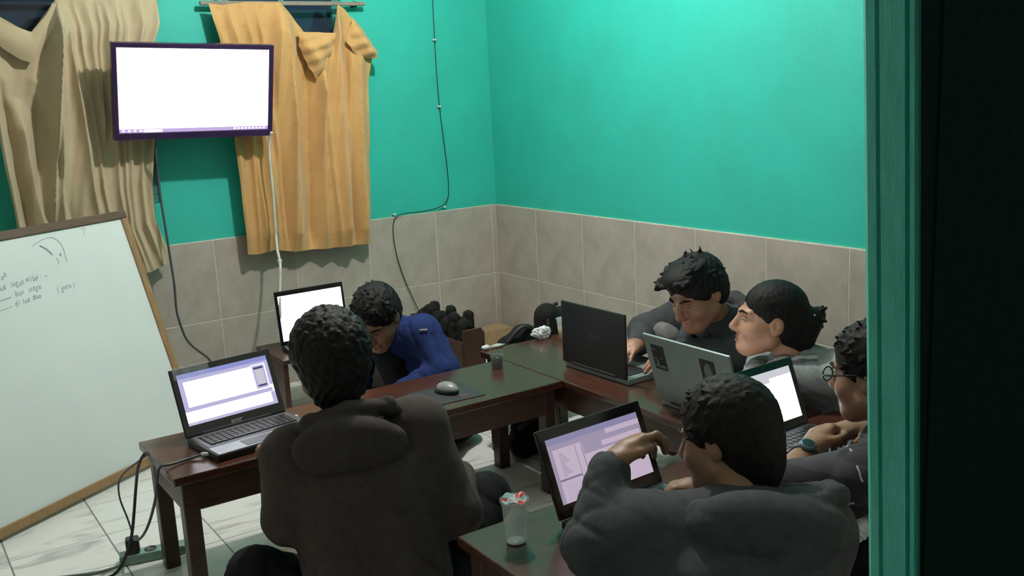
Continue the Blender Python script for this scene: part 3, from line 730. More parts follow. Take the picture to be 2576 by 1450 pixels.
# A: lilac editor window
rA = [(0, 1, 0, 1, 0), (0, 1, .91, 1, 1), (0, 1, .84, .91, 2), (0, .05, .30, .84, 3), (.80, .98, .36, .86, 0), (.81, .95, .37, .84, 3), (.825, .935, .765, .805, 4), (.835, .925, .45, .76, 5), (.835, .935, .41, .445, 4), (0, .98, .265, .345, 3),
      (.34, .36, .28, .315, 2), (.42, .435, .28, .315, 2), (.60, .615, .29, .325, 2), (.80, .98, .30, .345, 3), (0, 1, .0, .055, 2), (.02, .10, .01, .045, 5), (.95, 1, .055, .26, 3), (.96, 1, .40, .86, 2)]
for k in range(9): rA.append((.08 + .05 * k, .10 + .05 * k, .012, .042, 5))
LA, lidA, LMA = laptop('black laptop with a lilac-blue editor on its screen at the left table end', (-2.134, -1.757, TH), 0.13, 0.336, 0.215, 0.214, 0.37, M_black, M_greydeck, M_deckpale,
   [S_white, S_blue, S_lil, S_lil, S_ind, S_grey], rA, (0.018, 0.020, 0.034), brand('acer', 0.0, 0.017, 0.022, M_logo))
for k, (x, c_) in enumerate(((0.0, (0.02, 0.12, 1.0)), (0.012, (1.0, 0.12, 0.03)), (0.045, (1.0, 0.15, 0.03)))):
    bm = bmesh.new(); bx(bm, (x - 0.03, -0.2155, 0.014), (0.004 if k == 0 else 0.002, 0.002, 0.004)); loc(LA, 'indicator_light', bm, emit('led_%d' % k, c_, 6.0 if k == 0 else 1.5))
# wrinkled protective film still on its upper left corner
V = []; nF = 14
for j in range(nF):
    for i in range(nF):
        V.append((-0.160 + 0.115 * i / (nF - 1), -0.004 - 0.0035 * abs(math.sin(2.3 * i + 1.7 * j)) - 0.002 * math.sin(5 * i), 0.179 + 0.038 * j / (nF - 1)))
me = mesh_np('screen_film', V, [(j * nF + i, j * nF + i + 1, (j + 1) * nF + i + 1, (j + 1) * nF + i) for j in range(nF - 1) for i in range(nF - 1)], None, False)
mf, ntf, bsf = nodes_of('clear_film'); bsf.inputs['Base Color'].default_value = (0.8, 0.85, 0.9, 1); bsf.inputs['Roughness'].default_value = 0.12; bsf.inputs['Alpha'].default_value = 0.22
me.materials.append(mf); me.transform(LMA); add('screen_film', me, lidA, world=False, label='wrinkled clear film on the screen corner')
bm = bmesh.new(); bx(bm, (0.172, -0.045, 0.012), (0.022, 0.013, 0.007), bev=0.002); loc(LA, 'wireless_dongle', bm, M_white)
# B: white screen by the back wall
laptop('laptop with a plain white screen on the bench by the back wall', (-1.338, -0.470, 0.297), 0.016, 0.340, 0.175, 0.250, 0.12, M_black, M_greydeck, M_blackmatte, [emit('screen_glaring_white', (1, 1, 1), 2.6)], [(0, 1, 0, 1, 0)], (0.013, 0.022, 0.020))
# C: black lid seen from behind
LC, _l, _m = laptop('black-lidded laptop seen from behind with a dim grey logo, silver keyboard side', (-0.945, -2.058, TH), 1.585, 0.348, 0.235, 0.229, 0.0, M_black, M_greydeck, M_silver, [S_white], [(0, 1, 0, 1, 0)], logo=brand('ASUS', -0.01, 0.125, 0.026, M_logodim, False))
for ch in LC.children:
    if ch.name.startswith('base'): ch.data.materials[0] = M_silver
    if ch.name.startswith('keyboard_deck'): ch.data.materials[0] = M_silver
# D: silver lid with two dark picture stickers
def stickers(t, lid, LM):
    dk = mat('dark_sticker_print', (0.012, 0.011, 0.011), 0.5); pale = mat('pale_sticker_print', (0.20, 0.21, 0.19), 0.6)
    for (x, z, w, h, seed) in ((0.128, 0.165, 0.056, 0.085, 1), (-0.085, 0.158, 0.060, 0.092, 2)):
        bm = bmesh.new(); bx(bm, (x, 0.0096, z), (w, 0.0010, h), mi=0)
        r = random.Random(seed)
        if seed == 1:
            for k in range(7):
                ww, hh = r.uniform(.006, .016), r.uniform(.004, .012)
                bx(bm, (x + r.uniform(-.018, .018), 0.0101, z + r.uniform(-.03, .034)), (ww, 0.0006, hh), mi=1, rot=Matrix.Rotation(r.uniform(-.6, .6), 3, 'Y'))
            bx(bm, (x, 0.0101, z - h * .36), (w * .8, 0.0006, 0.008), mi=1)
        else:
            for (cx_, cz_, rx_, rz_) in ((0.0, 0.006, .017, .024), (0.004, -.026, .024, .016), (-.002, .030, .008, .006)):
                vs = [bm.verts.new((x + cx_ + rx_ * math.cos(a * .5236), 0.0103, z + cz_ + rz_ * math.sin(a * .5236))) for a in range(12)]
                f = bm.faces.new(vs); f.material_index = 1
        o = loc(lid, 'sticker', bm, [dk, pale], label='small dark picture sticker'); o.data.transform(LM)
laptop('silver laptop seen from behind with two dark stickers on its lid', (-0.993, -2.634, TH), 1.555, 0.370, 0.240, 0.238, 0.28, M_silver, M_greydeck, M_silver, [S_white], [(0, 1, 0, 1, 0)], logo=stickers)
# E: white page, right end of the near table
laptop('laptop with a bright white page beside the person with the wristwatch', (-1.010, -2.909, TH), 0.028, 0.352, 0.225, 0.196, 0.35, M_black, M_greydeck, M_greydeck,
   [S_white, emit('screen_toolbar_grey', (0.62, 0.62, 0.68), 0.95)], [(0, 1, 0, 1, 0), (0, 1, .86, 1, 1), (.1, .7, .78, .86, 1)], (0.020, 0.022, 0.026))
# F: dim pink-lilac tool window
rF = [(0, 1, 0, 1, 0), (0, 1, .90, 1, 1), (0, .62, .82, .90, 2), (.62, 1, .80, .90, 0), (.27, .275, 0, .82, 3), (.335, .342, .0, .82, 3), (0, .27, .33, .36, 3), (.35, 1, .62, .82, 2), (.55, .98, .66, .74, 0), (0, .04, 0, .82, 2)]
for k in range(13): rF.append((.09, .09 + .012 * (3 + (k * 5) % 6), .40 + .028 * k, .407 + .028 * k, 3))
for k in range(8): rF.append((.08, .24, .04 + .032 * k, .045 + .032 * k, 2))
laptop('big black laptop with a dim pink-lilac tool window behind the clear cup', (-1.613, -2.961, TH), 0.054, 0.336, 0.235, 0.213, 0.40, M_black, M_greydeck, M_blackmatte, [S_pink, S_bar, S_pink2, S_line], rF, (0.020, 0.026, 0.032))

# ================================================================== SMALL THINGS ON THE TABLES
def clear_cup(name, label, cat, c, prof, n=28, tint=(0.85, 0.95, 0.95), alpha=0.26):
    t = thing(name, label, cat, c)
    bm = bmesh.new(); inner = [(max(r - 0.0012, 0), z + (0.0015 if i == 0 else 0)) for i, (r, z) in enumerate(prof)]
    lathe(bm, [(0, prof[0][1])] + prof + inner[::-1] + [(0, inner[0][1])], n)
    m_, nt_, b_ = nodes_of('clear_cup_plastic'); b_.inputs['Base Color'].default_value = (*tint, 1); b_.inputs['Roughness'].default_value = 0.08; b_.inputs['Alpha'].default_value = alpha; b_.inputs['Specular IOR Level'].default_value = 0.9
    loc(t, 'cup_wall', bm, m_)
    return t
cup = clear_cup('plastic_cup', 'clear plastic drink cup with a torn red and white film lid', 'cup', (-1.897, -2.955, TH), [(0.021, 0.001), (0.0225, 0.004), (0.030, 0.095), (0.0335, 0.100), (0.034, 0.104), (0.033, 0.106)])
bm = bmesh.new(); n = 30; ctr = bm.verts.new((0, 0, 0.100)); ring = []
for i in range(n):
    a = 2 * math.pi * i / n; rr_ = 0.031 + 0.004 * max(0, math.sin(3 * a)); ring.append(bm.verts.new((rr_ * math.cos(a), rr_ * math.sin(a), 0.1065 + 0.004 * math.sin(5 * a))))
mid = [bm.verts.new((0.016 * math.cos(2 * math.pi * i / n), 0.016 * math.sin(2 * math.pi * i / n), 0.103 + 0.003 * math.sin(i * 1.7))) for i in range(n)]
for i in range(n):
    f = bm.faces.new((ctr, mid[i], mid[(i + 1) % n])); f.material_index = 1
    f = bm.faces.new((mid[i], ring[i], ring[(i + 1) % n], mid[(i + 1) % n])); f.material_index = 2 if (i % 10) < 4 else (1 if (i % 10) < 6 else 0)
loc(cup, 'film_lid', bm, [mat('pale_blue_film', (0.30, 0.50, 0.52), 0.18), mat('white_film', (0.62, 0.62, 0.62), 0.12), mat('red_film', (0.55, 0.07, 0.05), 0.2)], smooth=False)
bm = bmesh.new(); lathe(bm, [(0.0, 0.0015), (0.0205, 0.0015), (0.0212, 0.0045), (0.0, 0.0045)], 24); loc(cup, 'drink_dregs', bm, mat('milky_dregs', (0.42, 0.52, 0.50), 0.3))
glass = clear_cup('coffee_glass', 'small glass of black coffee where the two far tables meet', 'glass', (-1.150, -1.735, TH), [(0.0215, 0.001), (0.0225, 0.004), (0.0245, 0.048), (0.025, 0.050)], alpha=0.10)
bm = bmesh.new(); lathe(bm, [(0.0, 0.003), (0.0200, 0.003), (0.0222, 0.045), (0.0, 0.045)], 24); loc(glass, 'coffee', bm, mat('black_coffee', (0.010, 0.006, 0.004), 0.1))
tea = clear_cup('plastic_cup', 'clear plastic cup of milky tea behind the black laptop lid', 'cup', (-0.705, -1.560, TH), [(0.024, 0.001), (0.025, 0.004), (0.033, 0.080), (0.036, 0.083)])
bm = bmesh.new(); lathe(bm, [(0.0, 0.003), (0.023, 0.003), (0.0285, 0.045), (0.0, 0.045)], 24); loc(tea, 'tea', bm, mat('milky_tea', (0.50, 0.36, 0.14), 0.3))
pad = thing('mouse_pad', 'thin dark mouse pad under the wireless mouse', 'mouse pad', (-1.46, -1.885, TH)); pad.rotation_euler = (0, 0, -0.05)
bm = bmesh.new(); bx(bm, (0, 0, 0.0015), (0.21, 0.18, 0.003), bev=0.001); loc(pad, 'pad_sheet', bm, mat('printed_dark_pad', (0.030, 0.024, 0.026), 0.5, (0.016, 0.014, 0.018), scale=12))
bm = bmesh.new(); bx(bm, (0.045, -0.050, 0.0032), (0.035, 0.010, 0.0006)); loc(pad, 'print_mark', bm, mat('red_print', (0.22, 0.035, 0.03), 0.5))
mouse = thing('computer_mouse', 'grey-backed wireless mouse on the dark mouse pad', 'mouse', (-1.445, -1.870, TH + 0.003)); mouse.rotation_euler = (0, 0, 0.25)
def local_sdf(parent, name, lo, hi, vox, fn, material):
    F = Field(lo, hi, vox); fn(F); return add(name, F.mesh(name, material), parent, world=False)
local_sdf(mouse, 'mouse_base', (-.045, -.06, -.005), (.045, .06, .05), 0.0025, lambda F: (F.el((0, 0, 0.006), (.031, .050, .018)), F.cut((0, 0, 0), (0, 0, -1))), M_black)
local_sdf(mouse, 'mouse_shell', (-.045, -.06, -.005), (.045, .06, .06), 0.0025, lambda F: (F.el((0, -0.004, 0.012), (.029, .047, .026)), F.el((0, 0.06, 0.045), (.004, .05, .02), k=0.002, sub=True), F.cut((0, 0, 0.012), (0, 0, -1))), mat('grey_mouse_shell', (0.24, 0.25, 0.24), 0.35))
bm = bmesh.new(); lathe(bm, [(0, -.003), (.008, -.003), (.008, .003), (0, .003)], 16); w_ = loc(mouse, 'scroll_wheel', bm, M_blackmatte); w_.data.transform(Matrix.Translation((0, .026, .030)) @ Matrix.Rotation(math.pi / 2, 4, 'Y'))
def crumple(name, label, cat, c, r, material, seed, group=None):
    t = thing(name, label, cat, c, group)
    bm = bmesh.new(); bmesh.ops.create_icosphere(bm, subdivisions=4, radius=1.0); rr_ = random.Random(seed); ph = [rr_.uniform(0, 6) for _ in range(6)]
    for v in bm.verts:
        p = v.co; k = 1 + 0.22 * math.sin(3 * p.x + ph[0]) * math.sin(4 * p.y + ph[1]) + 0.13 * abs(math.sin(7 * p.x + 5 * p.z + ph[2])) - 0.12 * abs(math.sin(8 * p.y - 6 * p.z + ph[3])) + 0.05 * math.sin(15 * p.x + 11 * p.y)
        v.co = Vector((p.x * r[0] * k, p.y * r[1] * k, max(r[2] * 0.95 + p.z * r[2] * k, 0.0)))
    loc(t, 'crumpled_sheet', bm, material, smooth=False); return t
crumple('plastic_bag', 'crumpled white plastic bag at the far end of the right table', 'bag', (-0.775, -1.500, TH), (.040, .026, .026), M_paper, 3)
crumple('paper_tissue', 'small bright white tissue on the corner of the far tables', 'tissue', (-1.038, -1.482, TH), (.017, .013, .009), M_paper, 5)
crumple('paper_tissue', 'flattened pale wrapper beside the small white tissue', 'tissue', (-0.985, -1.480, TH), (.03, .012, .006), mat('pale_wrapper', (0.42, 0.47, 0.44), 0.4), 8)

# ================================================================== FLOOR CLUTTER
M_crate = mat('brown_crate_wood', (0.060, 0.022, 0.013), 0.5, (0.036, 0.013, 0.008), scale=8, stretch=(10, 2, 10))
crate = thing('wooden_crate', 'narrow brown wooden crate packed with black bundles against the back tiles', 'crate', (-0.775, -0.70, 0))
for nm, lo, hi in (('side_board', (-.840, -.95, 0.0), (-.828, -.45, 0.300)), ('side_board', (-.724, -.95, 0.0), (-.712, -.45, 0.335)), ('end_board', (-.828, -.95, 0.0), (-.724, -.938, 0.352)), ('end_board', (-.828, -.462, 0.0), (-.724, -.45, 0.352)), ('bottom_board', (-.828, -.938, 0.0), (-.724, -.462, 0.012))):
    box_obj(nm, lo, hi, M_crate, crate, bev=0.002)
M_cloth = fabric('black_cloth', (0.014, 0.014, 0.013))
for k in range(6):
    y = -.895 + .078 * k; b_ = thing('black_bundle', 'rolled black bundle in the brown crate, %s the crate end facing the table' % ('touching', 'second from', 'third from', 'fourth from', 'fifth from', 'farthest from')[k], 'bundle', (-.776, y, 0.012), 'black bundles in the crate')
    F = Field((-.07, -.05, -.01), (.07, .05, .44), 0.005)
    F.rc((-.016, 0, .04), (-.018, 0, .355 + .022 * math.sin(k * 2.1)), .030, .028); F.rc((.014, 0, .04), (.016, .003, .37 + .022 * math.cos(k * 3)), .030, .026); F.lumps(.004, 110, k); F.cut((0, 0, 0), (0, 0, -1))
    add('cloth_roll', F.mesh('cloth_roll', M_cloth), b_, world=False)
def bag(name, label, cat, c, prims, vox, material, strap=None, lump=.004):
    t = thing(name, label, cat, c); pts = np.array([p for q in prims for p in q[:2]]) if prims[0][0] is not None else None
    lo = np.min([np.minimum(q[0], q[1]) - max(q[2:4]) for q in prims], axis=0) - .03; hi = np.max([np.maximum(q[0], q[1]) + max(q[2:4]) for q in prims], axis=0) + .03
    F = Field(lo, hi, vox)
    for a, b, ra, rb in prims: F.rc(a, b, ra, rb, .03)
    F.folds(lump, .8, 1.0); F.cut((0, 0, 0.0), (0, 0, -1))
    add('bag_body', F.mesh('bag_body', material), t, world=False)
    if strap: cable('strap', [(p[0] + c[0], p[1] + c[1], p[2] + c[2]) for p in strap], .009, M_blackmatte, t)
    return t
A_ = np.array
bag('shoulder_bag', 'low black shoulder bag slumped behind the right table end', 'bag', (-0.81, -1.36, 0), [((-.05, 0, .08), (-.045, 0, .36), .055, .045), ((.05, 0, .08), (.03, 0, .395), .06, .05), ((-.045, 0, .36), (.06, .0, .39), .04, .045)], .007, M_cloth, [(-.06, -.03, .39), (-.03, -.05, .44), (.02, -.05, .455), (.07, -.03, .42)])
bag('backpack', 'taller black backpack standing behind the crumpled white bag', 'bag', (-0.60, -1.34, 0), [((-.02, 0, .10), (-.035, 0, .455), .075, .058), ((.05, 0, .10), (.05, 0, .425), .075, .062)], .008, M_cloth, [(-.06, -.05, .30), (-.075, -.06, .42), (-.04, -.02, .50), (.02, 0, .50)])
bag('backpack', 'rounded black bag on the floor under the table corner', 'bag', (-0.985, -1.66, 0), [((-.02, 0, .06), (-.015, 0, .12), .06, .05), ((.05, .01, .06), (.045, .0, .11), .06, .05)], .007, M_cloth, [(-.07, -.05, .14), (-.03, -.08, .19), (.03, -.07, .18)])
cb = thing('cardboard_box', 'small tan cardboard box in the corner of the room', 'box', (-0.15, -0.13, 0))
for nm, lo, hi in (('box_side', (-.245, -.20, 0), (-.241, -.06, .10)), ('box_side', (-.059, -.20, 0), (-.055, -.06, .10)), ('box_front', (-.241, -.20, 0), (-.059, -.196, .10)), ('box_front', (-.241, -.064, 0), (-.059, -.06, .10)), ('box_flap', (-.243, -.198, .10), (-.057, -.062, .103))):
    box_obj(nm, lo, hi, mat('tan_cardboard', (0.34, 0.235, 0.12), 0.85), cb, bev=0)
ps = thing('power_strip', 'pale green extension strip on the floor by the left table leg', 'power strip', (-2.40, -1.585, 0)); ps.rotation_euler = (0, 0, -0.22)
bm = bmesh.new(); bx(bm, (0, 0, 0.016), (0.20, 0.052, 0.032), bev=0.006, seg=2); loc(ps, 'strip_body', bm, mat('pale_green_plastic', (0.20, 0.34, 0.27), 0.35))
for k in range(3):
    bm = bmesh.new(); lathe(bm, [(0, .0325), (.017, .0325), (.017, .0345), (.019, .0345), (.019, .032)], 18, (-.06 + .055 * k, 0, 0)); loc(ps, 'socket', bm, M_cableg)
ad = thing('power_adapter', 'black plug adapter seated in the pale extension strip', 'adapter', (-2.455, -1.572, 0.033)); ad.rotation_euler = (0, 0, -0.22)
bm = bmesh.new(); bx(bm, (0, 0, 0.024), (0.042, 0.042, 0.048), bev=0.008, seg=2); loc(ad, 'adapter_body', bm, M_black)
for xx in (-.009, .009):
    bm = bmesh.new(); bx(bm, (xx, 0, -0.004), (.004, .004, .014)); loc(ad, 'prong', bm, M_silver)
cg = cable('charger_cable', [(-2.283, -1.918, .425), (-2.315, -1.915, .417), (-2.35, -1.912, .416), (-2.39, -1.93, .418), (-2.425, -1.93, .424), (-2.432, -1.91, .36), (-2.428, -1.86, .30), (-2.445, -1.80, .20), (-2.455, -1.70, .12), (-2.457, -1.60, .085), (-2.456, -1.575, .078)], .0042, M_cableg)
tag(cg, 'grey charger cable running off the left table end to the floor', 'cable')
bm = bmesh.new(); lathe(bm, [(0, 0), (.006, 0), (.006, .028), (.004, .034), (0, .034)], 12); o = add('charger_plug', bm_mesh('charger_plug', bm, M_white, True), cg); o.data.transform(Matrix.Translation((-2.300, -1.917, .4215)) @ Matrix.Rotation(math.pi / 2 * 1.05, 4, 'Y') @ Matrix.Rotation(.3, 4, 'X'))
tag(cable('power_cable', [(-2.415, -1.74, .405), (-2.432, -1.72, .38), (-2.428, -1.62, .28), (-2.44, -1.58, .16), (-2.46, -1.60, .09), (-2.50, -1.63, .03), (-2.54, -1.66, .008), (-2.60, -1.62, .005), (-2.66, -1.55, .005), (-2.72, -1.57, .005), (-2.85, -1.63, .005), (-3.1, -1.70, .005)], .0048, M_cableb), 'black cable sagging from the left table to the white floor', 'cable')
tag(cable('thin_cable', [(-2.412, -1.76, .405), (-2.430, -1.70, .37), (-2.475, -1.60, .30), (-2.475, -1.56, .22), (-2.455, -1.55, .14), (-2.45, -1.572, .09), (-2.455, -1.572, .080)], .003, M_cableg), 'thin looped grey cable beside the left table corner', 'cable')
tag(cable('flat_cable', [(-2.50, -1.598, .014), (-2.53, -1.60, .006), (-2.62, -1.57, .005), (-2.75, -1.50, .005), (-2.95, -1.42, .005), (-3.2, -1.36, .005)], .005, mat('grey_green_cable', (0.14, 0.18, 0.16), 0.5)), 'grey cable of the extension strip lying along the floor tiles', 'cable')
# ================================================================== PEOPLE
V3 = lambda *a: np.array(a, dtype=np.float64)
def unit(v): v = np.array(v, dtype=np.float64); return v / (np.linalg.norm(v) + 1e-9)
def head_rot(heading, pitch, roll=0.0):
    """rows: right, forward, up of the head"""
    h = unit((heading[0], heading[1], 0)); r = V3(h[1], -h[0], 0); z = V3(0, 0, 1)
    f = h * math.cos(pitch) - z * math.sin(pitch); u = np.cross(r, f)
    r2 = r * math.cos(roll) + u * math.sin(roll); u2 = u * math.cos(roll) - r * math.sin(roll)
    return np.stack([r2, f, u2])
def hand_prims(w, f, n, side, curl=(0.5, 0.7, 0.5), spread=0.12, thumb=(0.7, 0.5), s=1.0):
    """w wrist, f direction of the hand, n back of the hand, side +1 when the thumb lies along +cross(f, n)"""
    f = unit(f); n = unit(np.array(n) - f * np.dot(n, f)); l = np.cross(f, n) * side
    w = np.array(w, dtype=np.float64); P = []
    K = []
    for i, (o, L, pl, r) in enumerate(((0.027, .068, .086, .0092), (0.009, .077, .090, .0096), (-0.010, .071, .086, .0090), (-0.027, .056, .078, .0080))):
        k = w + f * pl * s + l * o * s; K.append(k)
        P.append((w + l * o * .55 * s + f * .01, k, .0165 * s, .0125 * s, .014))
        c = curl if not isinstance(curl[0], (tuple, list)) else curl[i]
        a = 0.0; p = k; dirf = unit(f + l * spread * (1.5 - i) * .8)
        for j, fr in enumerate((.45, .31, .24)):
            a += c[j]; dd = dirf * math.cos(a) - n * math.sin(a); q = p + dd * L * fr * s
            P.append((p, q, r * s * (1 - .07 * j), r * s * (.93 - .09 * j), .004)); p = q
    P.append((w, w + f * .05 * s, .021 * s, .022 * s, .02))
    b = w + f * .022 * s + l * .024 * s; P.append((w + f * .01 + l * .008, b, .016 * s, .0145 * s, .014))
    t1_ = unit(f * math.cos(thumb[0]) + l * math.sin(thumb[0]) - n * .35); q = b + t1_ * .040 * s; P.append((b, q, .0135 * s, .0108 * s, .008))
    t2_ = unit(t1_ - l * thumb[1] + f * .3); q2 = q + t2_ * .030 * s; P.append((q, q2, .0105 * s, .0085 * s, .004))
    return P, K
class Person:
    def __init__(s, label, seat, J, head, hR, skinc, hands, vox=0.005, lid=.25, arm=1.0):
        s.lid = lid
        s.J = {k: np.array(v, dtype=np.float64) for k, v in J.items()}; s.hc = np.array(head, dtype=np.float64); s.R = hR
        s.t = thing('person', label, 'person', seat, 'people seated around the low tables'); s.skin = skinc; s.hands = hands
        s.vox = vox
        right = unit(s.J['shR'] - s.J['shL']); s.right = right; s.fwd = unit(np.cross((0, 0, 1), right))
        if 'hipL' not in s.J:
            s.J['hipL'] = s.J['pel'] - right * .085; s.J['hipR'] = s.J['pel'] + right * .085
        s.body(arm)
    def H(s, x, y, z): return s.hc + s.R[0] * x + s.R[1] * y + s.R[2] * z
    def bounds(s, pts, pad):
        pts = np.array(pts); return pts.min(0) - pad, pts.max(0) + pad
    def body(s, arm):
        J = s.J; HP = []
        for h in s.hands: HP.append(hand_prims(*h[0], **h[1]))
        pts = list(J.values()) + [s.hc] + [q[1] for P, K in HP for q in P]
        lo, hi = s.bounds(pts, .14); lo[2] = max(lo[2], -0.02)
        F = Field(lo, hi, s.vox); r = s.right
        for sg in (-1, 1):
            F.rc(J['pel'] + r * .055 * sg, J['chest'] + r * .06 * sg, .085, .082, .04)
        F.rc(J['chest'] + (0, 0, .02), J['neck'] - (0, 0, .03), .08, .055, .05)
        for S in 'LR':
            F.rc(J['neck'] - (0, 0, .03), J['sh' + S], .045, .047, .03)
            F.rc(J['sh' + S], J['el' + S], .046, .036 * arm, .02); F.rc(J['el' + S], J['wr' + S], .037 * arm, .025 * arm, .015)
            F.rc(J['hip' + S], J['kn' + S], .075, .052, .03); F.rc(J['kn' + S], J['an' + S], .050, .034, .02)
            F.rc(J['an' + S], J['toe' + S], .034, .026, .02)
        nb = J['neck']; F.rc(nb - (0, 0, .02), s.H(0, -.036, -.045), .052, .050, .02)
        # head
        e = lambda c, rr, k=.015, sub=False: F.el(s.H(*c), rr, s.R, k, sub)
        e((0, -.014, .032), (.074, .094, .084)); e((0, .030, -.030), (.062, .062, .083), .03); e((0, .066, -.094), (.027, .026, .021), .025)
        for sg in (-1, 1):
            e((sg * .040, .052, -.034), (.028, .030, .026), .025)
            F.rc(s.H(sg * .058, .0, -.055), s.H(sg * .018, .062, -.094), .020, .020, .03)
            e((sg * .031, .097, .004), (.017, .013, .012), .012, True)
            F.rc(s.H(sg * .012, .087, .021), s.H(sg * .045, .072, .023), .010, .008, .012)
            F.rc(s.H(sg * .009, .093, -.036), s.H(sg * .012, .098, -.038), .008, .0075, .008)
            e((sg * .076, -.012, -.004), (.009, .021, .031), .006); e((sg * .084, -.004, -.002), (.005, .010, .017), .004, True)
        F.rc(s.H(0, .090, .010), s.H(0, .111, -.030), .0085, .0125, .014); F.rc(s.H(0, .108, -.031), s.H(0, .096, -.042), .011, .008, .008)
        F.rc(s.H(-.016, .087, -.061), s.H(.016, .087, -.061), .0085, .0085, .008); F.rc(s.H(-.014, .086, -.075), s.H(.014, .086, -.075), .0090, .0090, .008)
        F.rc(s.H(-.022, .098, -.068), s.H(.022, .098, -.068), .0028, .0028, .004, True)
        for (P, K) in HP:
            for a, b, ra, rb, k in P: F.rc(a, b, ra, rb, k)
        s.bodyobj = add('body', F.mesh('body', s.skin), s.t)
        # face details
        for sg in (-1, 1):
            me = bpy.data.meshes.new('eye'); bm = bmesh.new()
            bmesh.ops.create_uvsphere(bm, u_segments=16, v_segments=10, radius=1.0)
            for f in bm.faces:
                c = f.calc_center_median(); f.smooth = True
                f.material_index = 1 if (c.y > .72) else 0
                if c.z > s.lid: f.material_index = 2
            for v in bm.verts:
                p = s.H(sg * .031 + v.co.x * .0125, .0768 + v.co.y * .0115, .003 + v.co.z * .0095); v.co = Vector(p)
            bm.to_mesh(me); bm.free()
            for m_ in (M_eyew, M_eyed, s.skin): me.materials.append(m_)
            add('eye', me, s.bodyobj)
            G = Field(*s.bounds([s.H(sg * .03, .08, .02)], .05), .003)
            G.rc(s.H(sg * .014, .0965, .021), s.H(sg * .032, .0925, .0275), .0036, .0042, .003); G.rc(s.H(sg * .032, .0925, .0275), s.H(sg * .050, .0775, .0225), .0042, .0026, .003)
            add('eyebrow', G.mesh('eyebrow', M_hair), s.bodyobj)
        G = Field(*s.bounds([s.H(0, .09, -.068)], .05), .003)
        for z, rr in ((-.0615, .0058), (-.0745, .0065)):
            G.rc(s.H(-.017, .0895, z), s.H(0, .0945, z + .0005), rr * .6, rr, .003); G.rc(s.H(.017, .0895, z), s.H(0, .0945, z + .0005), rr * .6, rr, .003)
        add('lips', G.mesh('lips', M_lip), s.bodyobj)
    def hair(s, material, extra=None, tufts=0, tl=(.02, .035), tr=.007, lump=(0.002, 120), drop=-.06, front=.085, seed=1, fwd=0.2, vol=0.0, spike=0.0, nape=False):
        pts = [s.H(x, y, z) for x in (-.14, .14) for y in (-.21, .16) for z in (-.17, .20)]
        F = Field(*s.bounds(pts, 0.0), 0.003)
        e = lambda c, rr, k=.015, sub=False: F.el(s.H(*c), rr, s.R, k, sub)
        e((0, -.018, .038), (.082 + vol, .101 + vol, .089 + vol)); e((0, -.055, -.015), (.074 + vol * .6, .062 + vol, .075), .03)
        if nape: e((0, -.062, -.070), (.058, .048, .055), .03)
        if lump: F.lumps(lump[0], lump[1], seed)
        e((0, .105, -.030), (.062, .055, .085), .012, True)
        for sg in (-1, 1):
            e((sg * .092, .012, -.045), (.030, .046, .052), .01, True); e((sg * .06, .10, -.05), (.05, .07, .075), .01, True)
        X, Y, Z = F.grid((slice(None),) * 3); u = s.R[2]; f = s.R[1]
        p0 = s.H(0, -.02, drop); F.v = np.maximum(F.v, -((X - p0[0]) * (u[0] + .35 * f[0] * -1) + (Y - p0[1]) * (u[1] - .35 * f[1]) + (Z - p0[2]) * (u[2] - .35 * f[2]))).astype(np.float32)
        r = random.Random(seed)
        for k in range(tufts):
            th = r.uniform(0, 2 * math.pi); ph = math.acos(r.uniform(-.25, 1)); n = V3(math.sin(ph) * math.cos(th), math.sin(ph) * math.sin(th), math.cos(ph))
            b = V3(0, -.018, .036) + n * V3(.078 + vol, .097 + vol, .086 + vol)
            if b[1] > .045 and b[2] < .060: continue
            if b[2] < -.02 and b[1] > -.03: continue
            dirn = unit(n * (.5 + spike) + V3(r.uniform(-.5, .5), fwd + r.uniform(-.4, .4), r.uniform(-.5, .3)))
            L = r.uniform(*tl); F.rc(s.H(*b), s.H(*(b + dirn * L)), tr, tr * .35, .006)
        if extra: extra(F, e)
        return add('hair', F.mesh('hair', material), s.bodyobj)
    def top(s, name, material, sleeve=1.0, thick=0.016, hood=None, fold=.004, hem=True, vox=0.006, collar=None, extra=None, loose=0.0, label=None):
        J = s.J; pts = [J[k] for k in ('pel', 'chest', 'neck', 'shL', 'shR', 'elL', 'elR', 'wrL', 'wrR')] + [s.H(0, 0, -.05)]
        lo, hi = s.bounds(pts, .19); F = Field(lo, hi, vox); r = s.right; f = s.fwd
        for sg in (-1, 1):
            F.rc(J['pel'] + r * .062 * sg, J['chest'] + r * .070 * sg, .092 + thick + loose, .088 + thick + loose, .05)
        F.rc(J['chest'] + (0, 0, .03), J['neck'] - (0, 0, .035), .085 + thick, .056 + thick, .06)
        for S in 'LR':
            F.rc(J['neck'] - (0, 0, .035), J['sh' + S], .048 + thick, .050 + thick, .04)
            F.rc(J['sh' + S], J['el' + S], .052 + thick, .042 + thick, .03)
            if sleeve > .5:
                w = J['el' + S] + (J['wr' + S] - J['el' + S]) * (sleeve * 2 - 1)
                F.rc(J['el' + S], w, .042 + thick, .030 + thick * .8, .02)
                if sleeve > .9: F.rc(w - unit(J['wr' + S] - J['el' + S]) * .03, w - unit(J['wr' + S] - J['el' + S]) * .008, .033 + thick * .8, .032 + thick * .7, .006)
        if fold: F.folds(fold, 1.0, s.J['pel'][0] * 7)
        # open neck
        ax = unit(s.H(0, -.03, -.05) - J['neck']); F.rc(J['neck'] + ax * .012, J['neck'] + ax * .10, .050, .054, .008, True)
        if hood: hood(F, s)
        if extra: extra(F, s)
        F.cut((0, 0, max(0.012, J['pel'][2] - .09)), (0, 0, -1))
        return add(name, F.mesh(name, material), s.t, label=label)
